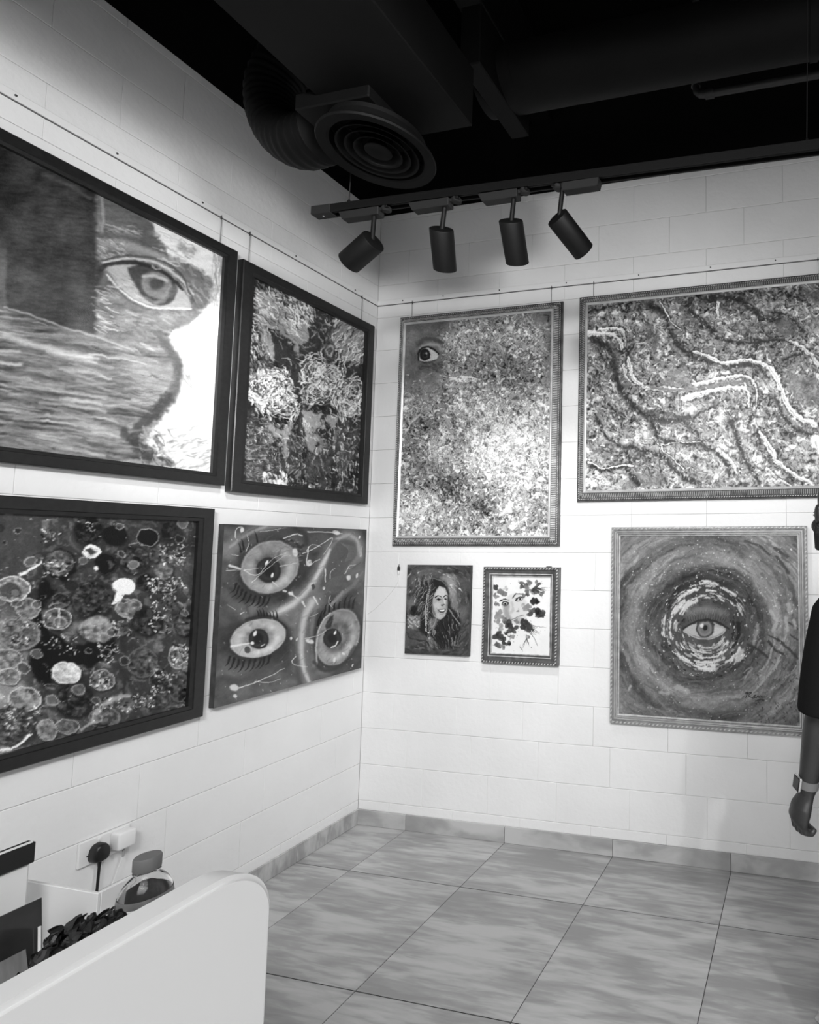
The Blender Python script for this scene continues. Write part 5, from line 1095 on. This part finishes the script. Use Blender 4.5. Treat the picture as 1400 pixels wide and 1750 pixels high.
# dark leafy plant
p = empty('potted_plant', (1.288, -1.985, .75)); tag(p, 'small potted plant with dark curled leaves behind the desk edge', 'plant')
bm = bmesh.new(); add_lathe(bm, [(0, 0), (.040, 0), (.052, .085), (.056, .087), (.056, .095), (.050, .095), (.046, .08), (0, .08)], 32, Matrix.Translation((1.288, -1.985, .751))); sub(smooth_mod(bm_obj('pot', bm, mat('dark_pot', .04, .5))), p)
M_leaf = mat('dark_leaf', .022, .5, noise=.6, nscale=40); rl = random.Random(2); lm = []
for s in range(4):
    bm = bmesh.new(); N = 5; g = []
    for i in range(N+1):
        t = i/N; w = .013*math.sin(PI*min(1, t*.9+.08)); c = t*2.2+s*.2
        g.append([bm.verts.new((x*w, .030*math.sin(c)/1.6, .016*(1-math.cos(c))+abs(x)*.004)) for x in (-1, 0, 1)])
    for i in range(N):
        for k in range(2): bm.faces.new((g[i][k], g[i][k+1], g[i+1][k+1], g[i+1][k]))
    me = bpy.data.meshes.new('leaf'); bm.to_mesh(me); bm.free(); me.materials.append(M_leaf); lm.append(me)
for k in range(290):
    t = rl.uniform(0, 2*PI); ph = math.acos(rl.uniform(-.15, 1)); rr = rl.uniform(.7, 1)
    loc = Vector((.052*math.sin(ph)*math.cos(t)*rr, .060*math.sin(ph)*math.sin(t)*rr, .115+.056*math.cos(ph)*rr))
    o = bpy.data.objects.new('leaf', lm[k % 4]); scene.collection.objects.link(o); o.parent = p; o.location = loc
    o.rotation_euler = (rl.uniform(-1.4, 1.4), rl.uniform(-1.4, 1.4), rl.uniform(0, 6.28)); o.scale = [rl.uniform(.55, .85)]*3
for k in range(10):
    t = k*.63; bm = bmesh.new(); add_loft(bm, [(1.288+.01*math.cos(t), -1.985+.01*math.sin(t), .83), (1.288+.02*math.cos(t), -1.985+.02*math.sin(t), .86), (1.288+.035*math.cos(t), -1.985+.035*math.sin(t), .885)], [.002, .0017, .001], 6); sub(bm_obj('stem', bm, M_leaf), p)

# white terminal with a black top bar
p = empty('desk_terminal', (1.0, -2.0, .75)); tag(p, 'white desktop terminal with a black bar along its top, at the left edge', 'terminal')
bm = bmesh.new(); add_box(bm, (1.020, -2.30, .751), (1.046, -1.930, .966), .003); sub(bm_obj('terminal_body', bm, M_white_plastic), p)
bm = bmesh.new(); add_box(bm, (1.030, -2.31, .966), (1.05, -1.926, 1.004), .0012); sub(bm_obj('top_bar', bm, mat('glossy_black_plastic', .02, .25)), p)
bm = bmesh.new(); add_box(bm, (1.0445, -2.309, 1.0035), (1.049, -1.930, 1.0062)); sub(bm_obj('highlight_strip', bm, M_white_plastic), p)  # white strip put in for the reflection along the bar's top

# dark glossy leaning card holder in front of it
p = empty('display_card', (1.17, -2.1, .75)); tag(p, 'dark glossy display card in a clear stand at the left edge', 'sign holder')
bm = bmesh.new(); N0 = Vector((1.150, 0, .940)); f0 = Vector((1.205, 0, .752))
v = [bm.verts.new(q) for q in ((1.150, -2.26, .940), (1.150, -1.968, .940), (1.205, -1.985, .752), (1.205, -2.26, .752))]; w2 = [bm.verts.new(q.co+Vector((-.005, 0, -.0015))) for q in v]
bm.faces.new(v); bm.faces.new(w2[::-1])
for k in range(4): bm.faces.new((v[k], w2[k], w2[(k+1) % 4], v[(k+1) % 4]))
cd = sub(bm_obj('card', bm, mat('glossy_dark_card', .03, .08, noise=.5, nscale=9, spec=.7)), p); cd['label'] = 'dark glossy card'
def card_at(y, z, off=.0008): t = (z-.752)/(.940-.752); return Vector((1.205+(1.150-1.205)*t+off, y, z+off*.3))
M_reflection = mat('reflection_grey', .20, .25, noise=.3, nscale=12, stretch=(1, 6, 1))  # grey columns painted on as the room's reflection in the glossy card
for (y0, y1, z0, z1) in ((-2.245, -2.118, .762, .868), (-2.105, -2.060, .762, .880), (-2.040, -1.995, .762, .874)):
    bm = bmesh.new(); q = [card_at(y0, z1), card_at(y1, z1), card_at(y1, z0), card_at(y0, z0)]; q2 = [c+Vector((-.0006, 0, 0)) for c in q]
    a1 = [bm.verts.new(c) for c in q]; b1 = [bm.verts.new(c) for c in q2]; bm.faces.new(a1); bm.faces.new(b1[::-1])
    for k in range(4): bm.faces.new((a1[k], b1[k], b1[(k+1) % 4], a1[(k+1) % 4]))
    sub(bm_obj('painted_reflection', bm, M_reflection), p)
bm = bmesh.new(); add_loft(bm, [(1.168, -1.978, .90), (1.209, -1.992, .752)], [.0022]*2, 8); sub(bm_obj('stand_edge', bm, M_white_plastic), p)
bm = bmesh.new(); add_box(bm, (1.12, -2.26, .7505), (1.225, -1.97, .7545), .001); sub(bm_obj('stand_base', bm, M_pet), p)

# twin socket with its plugs
p = empty('wall_socket', (0, -1.167, .49)); tag(p, 'white double wall socket low on the left wall', 'socket')
bm = bmesh.new(); add_box(bm, (.0, -1.242, .443), (.010, -1.094, .530), .003, 2); sub(bm_obj('face_plate', bm, M_white_plastic), p)
for y in (-1.205, -1.131):
    bm = bmesh.new(); add_box(bm, (.009, y+.014, .512), (.0135, y+.024, .524), .001); sub(bm_obj('switch', bm, M_white_plastic), p)
    bm = bmesh.new()
    for dy, dz, a_, b_ in ((0, .018, .002, .004), (-.011, -.004, .004, .002), (.011, -.004, .004, .002)): add_box(bm, (.0098, y+dy-a_, .480+dz-b_), (.0104, y+dy+a_, .480+dz+b_))
    sub(bm_obj('pin_slot', bm, M_black_plastic), p)
p = empty('power_plug', (.03, -1.19, .48)); tag(p, 'black mains plug with its cable in the wall socket', 'plug')
bm = bmesh.new(); prof = []
for k in range(20):
    t = 2*PI*k/20; prof.append((.024*math.copysign(abs(math.cos(t))**.75, math.cos(t))*(1.0-.16*math.sin(t)), .0245*math.copysign(abs(math.sin(t))**.8, math.sin(t))))
rings = []
for d_, s in ((.0105, 1), (.030, 1), (.040, .88), (.043, .7)): rings.append([bm.verts.new((d_, -1.192+y*s, .478+z*s*1.3)) for y, z in prof])
for a_, b_ in zip(rings, rings[1:]):
    for k in range(20): bm.faces.new((a_[k], a_[(k+1) % 20], b_[(k+1) % 20], b_[k]))
bm.faces.new(rings[0][::-1]); bm.faces.new(rings[-1]); sub(smooth_mod(bm_obj('plug_body', bm, M_black_plastic), 50), p)
bm = bmesh.new(); add_loft(bm, [(.030, -1.194, .455), (.032, -1.195, .43), (.036, -1.199, .36), (.040, -1.21, .22), (.045, -1.23, .05), (.05, -1.28, .018), (.06, -1.40, .016)], [.0065, .0042, .0040, .0040, .0040, .004, .004], 10); sub(smooth_mod(bm_obj('cable', bm, M_black_plastic), 60), p)
p = empty('charger_adapter', (.03, -1.12, .48)); tag(p, 'white charger plug with a thin white cord beside the black plug', 'charger')
bm = bmesh.new(); add_box(bm, (.0105, -1.158, .464), (.058, -1.103, .526), .008, 3); sub(smooth_mod(bm_obj('charger_body', bm, M_white_plastic), 40), p)
bm = bmesh.new(); add_loft(bm, [(.038, -1.129, .470), (.038, -1.129, .462)], [.0055]*2, 12); sub(bm_obj('connector', bm, M_white_plastic), p)
bm = bmesh.new(); add_loft(bm, [(.038, -1.129, .462), (.038, -1.130, .432)], [.0040, .0032], 12); sub(bm_obj('strain_relief', bm, mat('pale_grey_plastic', .35, .5)), p)
bm = bmesh.new(); add_loft(bm, [(.038, -1.130, .434), (.036, -1.145, .38), (.034, -1.165, .32), (.034, -1.168, .15), (.034, -1.168, .03), (.034, -1.168, .006)], [.0014]*6, 8); sub(bm_obj('cord', bm, M_white_plastic), p)

# ============================ the visitor at the right edge ============================
def fuse(name, parts, material, voxel, parent, smooth_it=6, cut=None):
    """closed overlapping shapes melted into one continuous skin"""
    bm = bmesh.new()
    for kind, *a in parts:
        if kind == 'limb': add_loft(bm, a[0], a[1], 20, True, 1.0, a[2] if len(a) > 2 else None)
        elif kind == 'ball':
            c, r = a[0], a[1]; R = Matrix.Rotation(a[2] if len(a) > 2 else 0, 4, 'Z'); M = Matrix.Translation(c) @ R @ Matrix.Diagonal((*r, 1))
            bmesh.ops.create_icosphere(bm, subdivisions=4, radius=1, matrix=M)
    bmesh.ops.recalc_face_normals(bm, faces=bm.faces)
    me = bpy.data.meshes.new(name); bm.to_mesh(me); bm.free(); o = bpy.data.objects.new(name, me); scene.collection.objects.link(o)
    r = o.modifiers.new('fuse', 'REMESH'); r.mode = 'VOXEL'; r.voxel_size = voxel
    s = o.modifiers.new('soften', 'SMOOTH'); s.iterations = smooth_it; s.factor = .5
    dg = bpy.context.evaluated_depsgraph_get(); me2 = bpy.data.meshes.new_from_object(o.evaluated_get(dg)); o.modifiers.clear(); o.data = me2
    for q in me2.polygons: q.use_smooth = True
    me2.materials.clear(); me2.materials.append(material); return sub(o, parent)
M_skin = mat('dark_brown_skin', .024, .45, noise=.15, nscale=12, bump=.2, bscale=160); M_shirt = mat('black_cotton', .008, .9, spec=.1, bump=.3, bscale=300)
M_trouser = mat('dark_denim', .02, .85, bump=.3, bscale=300); M_hair = mat('black_hair', .006, .6, bump=.8, bscale=200)
P0 = Vector((2.715, -1.0, 0)); pe = empty('person', P0); tag(pe, 'person in a black T-shirt with a wristwatch at the right edge', 'person')
V = Vector
F, S = V((-.82, .57, 0)).normalized(), V((.57, .82, 0)).normalized()   # where the body faces, and its right-hand side
hc = V((2.598, -1.035, 1.672))                                   # head centre; the face is turned to the left
face = V((-.40, .90, -.22)).normalized(); side = V((0, 0, 1)).cross(face).normalized()
sh_l = V((2.600, -1.14, 1.425)); sh_r = sh_l+S*.335; mid = V((2.700, -1.005, 0)); hip = V((2.722, -1.005, .95))
el_l, wr_l = V((2.523, -1.155, 1.120)), V((2.487, -1.140, .893)); el_r = sh_r+S*.055-F*.02+V((0, 0, -.30)); wr_r = el_r+F*.09+S*.01+V((0, 0, -.235))
hang = [('limb', [sh_l, sh_l.lerp(el_l, .5), el_l, el_l.lerp(wr_l, .35), wr_l], [.050, .047, .037, .037, .0255]),
        ('limb', [sh_r, sh_r.lerp(el_r, .5), el_r, el_r.lerp(wr_r, .35), wr_r], [.050, .047, .037, .037, .0265])]
def hand(w, n, b, down, s):
    """w wrist, n outward normal of the back of the hand, b towards the little finger, s side the fingers curl to"""
    out = [('limb', [w, w+down*.03+n*.004], [(.020, .027), (.020, .030)], n)]
    out.append(('limb', [w+down*.015, w+down*.045+n*.008, w+down*.075+n*.010, w+down*.088+n*.006], [(.018, .029), (.0245, .039), (.0225, .041), (.015, .038)], n))
    for k, (q, L) in enumerate(((-.0285, .9), (-.0095, 1.0), (.0095, .95), (.027, .8))):
        k0 = w+down*.078+b*q+n*.009; p1 = k0+down*.033*L-n*.012; p2 = p1+down*.006*L-n*.026*L; p3 = p2-down*.018*L-n*.010*L
        out.append(('limb', [k0-down*.02, k0, k0.lerp(p1, .6), p1, p1.lerp(p2, .6), p2, p2.lerp(p3, .7), p3], [.0105, .0110, .0098, .0104, .0092, .0094, .0084, .0066]))
        out.append(('ball', k0+n*.001, (.0112, .0112, .0112)))
    t0 = w+down*.022-b*.024; t1 = w+down*.052-b*.038-n*.012; t2 = w+down*.078-b*.034-n*.022; t3 = w+down*.094-b*.024-n*.030
    out.append(('limb', [t0, t1, t2, t3], [.014, .0125, .0105, .0080]))
    return out
nL = V((-.86, -.50, .10)).normalized(); bL = V((.50, -.86, 0)).normalized(); dL = V((-.22, .02, -1)).normalized()
body = hang+hand(wr_l, nL, bL, dL, 1)+hand(wr_r, S, -F, V((0, -.05, -1)).normalized(), 1)
body += [('limb', [hip, hip+V((0, 0, .16)), mid+V((0, 0, 1.28)), mid+V((0, 0, 1.40)), mid+F*.01+V((0, 0, 1.47))], [(.155, .110), (.140, .10), (.165, .112), (.160, .10), (.08, .07)], S),
         ('limb', [sh_l, mid+V((0, 0, 1.45)), sh_r], [.052, .070, .052]),
         ('limb', [mid+V((0, 0, 1.42)), mid+F*.03+V((0, 0, 1.51)), hc+V((.022, -.015, -.06))], [.066, .058, .056])]
def leg_at(sx, ft, za): h0 = hip+S*sx+V((0, 0, -.02)); return h0, V((h0.x, h0.y, .50))+F*(.02+ft*.4), V((h0.x, h0.y, za))+F*(ft-.02)
for sx, ft in ((-.09, 0), (.09, .14)):
    h0, kn, an = leg_at(sx, ft, .09)
    body += [('limb', [h0, h0.lerp(kn, .5), kn, kn.lerp(an, .35), an], [.088, .078, .056, .055, .036])]
# head: skull, face wedge, brow, nose, lips, jaw, ears
yaw = math.atan2(face.y, face.x)
body += [('ball', hc+V((.012, -.008, .030)), (.098, .077, .105), yaw), ('ball', hc+face*.028+V((0, 0, -.035)), (.066, .062, .085), yaw),
         ('ball', hc+face*.052+V((0, 0, -.088)), (.040, .044, .032), yaw), ('ball', hc+face*.090+V((0, 0, .010)), (.012, .052, .010), yaw),
         ('limb', [hc+face*.094+V((0, 0, .005)), hc+face*.108+V((0, 0, -.022)), hc+face*.114+V((0, 0, -.036)), hc+face*.092+V((0, 0, -.044))], [.009, .011, .015, .012]),
         ('ball', hc+face*.088+V((0, 0, -.066)), (.014, .026, .008), yaw), ('ball', hc+face*.085+V((0, 0, -.078)), (.013, .022, .008), yaw)]
for s in (-1, 1):
    body += [('ball', hc+face*.066+side*.043*s+V((0, 0, -.030)), (.024, .022, .024), yaw), ('ball', hc-face*.004+side*.078*s+V((0, 0, -.012)), (.016, .008, .030), yaw), ('ball', hc+face*.092+side*.013*s+V((0, 0, -.040)), (.011, .009, .008), yaw)]
fuse('body', body, M_skin, .0042, pe, 4)
for s in (-1, 1):
    bm = bmesh.new(); bmesh.ops.create_uvsphere(bm, u_segments=16, v_segments=10, radius=.0125, matrix=Matrix.Translation(hc+face*.072+side*.031*s+V((0, 0, -.006)))); e = sub(smooth_mod(bm_obj('eye', bm, M_white_plastic), 180), pe)
    bm = bmesh.new(); bmesh.ops.create_uvsphere(bm, u_segments=12, v_segments=8, radius=.006, matrix=Matrix.Translation(hc+face*.0810+side*.031*s+V((0, 0, -.006)))); sub(smooth_mod(bm_obj('iris', bm, M_black_plastic), 180), pe)
    bm = bmesh.new(); add_loft(bm, [hc+face*.096+side*(.012*s)+V((0, 0, .016)), hc+face*.093+side*(.032*s)+V((0, 0, .022)), hc+face*.078+side*(.052*s)+V((0, 0, .015))], [.003, .0042, .002], 8); sub(bm_obj('eyebrow', bm, M_hair), pe)
bm = bmesh.new(); add_loft(bm, [hc+face*.093+side*-.022+V((0, 0, -.072)), hc+face*.101+V((0, 0, -.0715)), hc+face*.093+side*.022+V((0, 0, -.072))], [.0016, .003, .0016], 8); sub(bm_obj('mouth', bm, mat('dark_lip', .03, .5)), pe)
# short hair and beard
fuse('hair', [('ball', hc+V((.012, -.008, .030))-face*.012+V((0, 0, .008)), (.096, .081, .104), yaw)], M_hair, .006, pe, 2)
rh = random.Random(4); bt = [('ball', hc+face*.048+V((0, 0, -.098)), (.040, .043, .028), yaw), ('ball', hc+face*.080+V((0, 0, -.108)), (.020, .026, .018), yaw)]
for k in range(40):
    t = rh.uniform(-1, 1); c = hc+face*(.088-.03*abs(t))+side*(.038*t)+V((0, 0, -.105+rh.uniform(-.012, .014))); bt.append(('limb', [c-face*.012, c+face*rh.uniform(.002, .008)+side*t*.006+V((0, 0, -.010))], [.0038, .0016]))
for s in (-1, 1): bt.append(('limb', [hc+side*.071*s+V((0, 0, -.01)), hc+face*.02+side*.066*s+V((0, 0, -.06)), hc+face*.055+side*.042*s+V((0, 0, -.098))], [.008, .013, .018]))
fuse('beard', bt, M_hair, .003, pe, 1)
# T-shirt: loose body and sleeves ending flat at the elbow
sl = V((2.562, -1.14, 1.402)); she = V((2.527, -1.150, 1.108)); sdir = (she-sl).normalized()
shirt = [('limb', [hip+S*.012+V((0, 0, -.09)), hip+S*.010+V((0, 0, .10)), mid+V((0, 0, 1.28)), mid+V((0, 0, 1.38)), mid+V((0, 0, 1.445)), mid+F*.01+V((0, 0, 1.487))], [(.175, .135), (.172, .130), (.195, .138), (.195, .125), (.135, .10), (.080, .078)], S),
         ('ball', V((2.615, -1.135, 1.415)), (.072, .075, .062)), ('ball', sh_r+V((0, 0, -.008)), (.072, .075, .062)),
         ('limb', [V((2.615, -1.135, 1.425)), V((2.572, -1.14, 1.37)), V((2.549, -1.145, 1.27)), V((2.535, -1.147, 1.18)), she], [(.068, .072), (.070, .075), (.068, .078), (.067, .080), (.066, .080)], V((1, 0, 0))),
         ('limb', [sh_r, sh_r+S*.035+V((0, 0, -.10)), sh_r+S*.052-F*.015+V((0, 0, -.28))], [.068, .072, .074])]
fuse('t_shirt', shirt, M_shirt, .006, pe, 5)
tr_ = []
for sx, ft in ((-.09, 0), (.09, .14)):
    h0, kn, an = leg_at(sx, ft, .075); tr_.append(('limb', [h0+V((0, 0, .04)), h0.lerp(kn, .5), kn, kn.lerp(an, .5), an], [.108, .098, .078, .072, .066]))
tr_.append(('limb', [hip+V((0, 0, -.06)), hip+V((0, 0, .04))], [(.165, .125), (.158, .12)], S))
fuse('trousers', tr_, M_trouser, .007, pe, 5)
for sx, ft in ((-.09, 0), (.09, .14)):
    g = leg_at(sx, ft, 0)[2]; at = lambda f, z: g+F*f+V((0, 0, z))
    fuse('shoe', [('limb', [at(-.075, .045), at(0, .055), at(.10, .040), at(.175, .032)], [(.036, .040), (.040, .050), (.045, .034), (.032, .026)], S), ('limb', [at(-.085, .014), at(.05, .014), at(.19, .014)], [(.038, .012), (.044, .012), (.034, .012)], S)], mat('white_trainer', .5, .6) if sx < 0 else bpy.data.materials['white_trainer'], .006, pe, 3)
# watch on the near wrist: strap round the wrist, square case on its outer face
wa = wr_l.lerp(el_l, .10); ad = (el_l-wr_l).normalized(); un = (nL-ad*nL.dot(ad)).normalized(); ub = ad.cross(un)
wt = bmesh.new(); outer, inner = [], []
for dz in (-.011, .011):
    outer.append([wt.verts.new(wa+ad*dz+un*math.cos(t)*.0295+ub*math.sin(t)*.0295) for t in [2*PI*k/32 for k in range(32)]]); inner.append([wt.verts.new(wa+ad*dz+un*math.cos(t)*.0265+ub*math.sin(t)*.0265) for t in [2*PI*k/32 for k in range(32)]])
for k in range(32):
    q = (k+1) % 32
    for s in ((outer[0][k], outer[0][q], outer[1][q], outer[1][k]), (inner[0][k], inner[1][k], inner[1][q], inner[0][q]), (outer[0][k], inner[0][k], inner[0][q], outer[0][q]), (outer[1][k], outer[1][q], inner[1][q], inner[1][k])): wt.faces.new(s)
sp = sub(smooth_mod(bm_obj('watch_strap', wt, mat('grey_watch_strap', .14, .5)), 60), pe)
R = Matrix((ad, ub, un)).transposed().to_4x4(); R.translation = wa+un*.0335
bm = bmesh.new(); add_box(bm, (-.020, -.0175, -.0055), (.020, .0175, .0045), .004, 3); bmesh.ops.transform(bm, matrix=R, verts=bm.verts); cs = sub(smooth_mod(bm_obj('watch_case', bm, mat('polished_steel', .75, .2, metal=1)), 40), pe)
bm = bmesh.new(); add_box(bm, (-.0175, -.015, .004), (.0175, .015, .0062), .0015, 2); bmesh.ops.transform(bm, matrix=R, verts=bm.verts); sub(bm_obj('watch_screen', bm, mat('black_glass', .004, .08)), pe)

print('scene built in %.1f s' % (time.time()-T0))
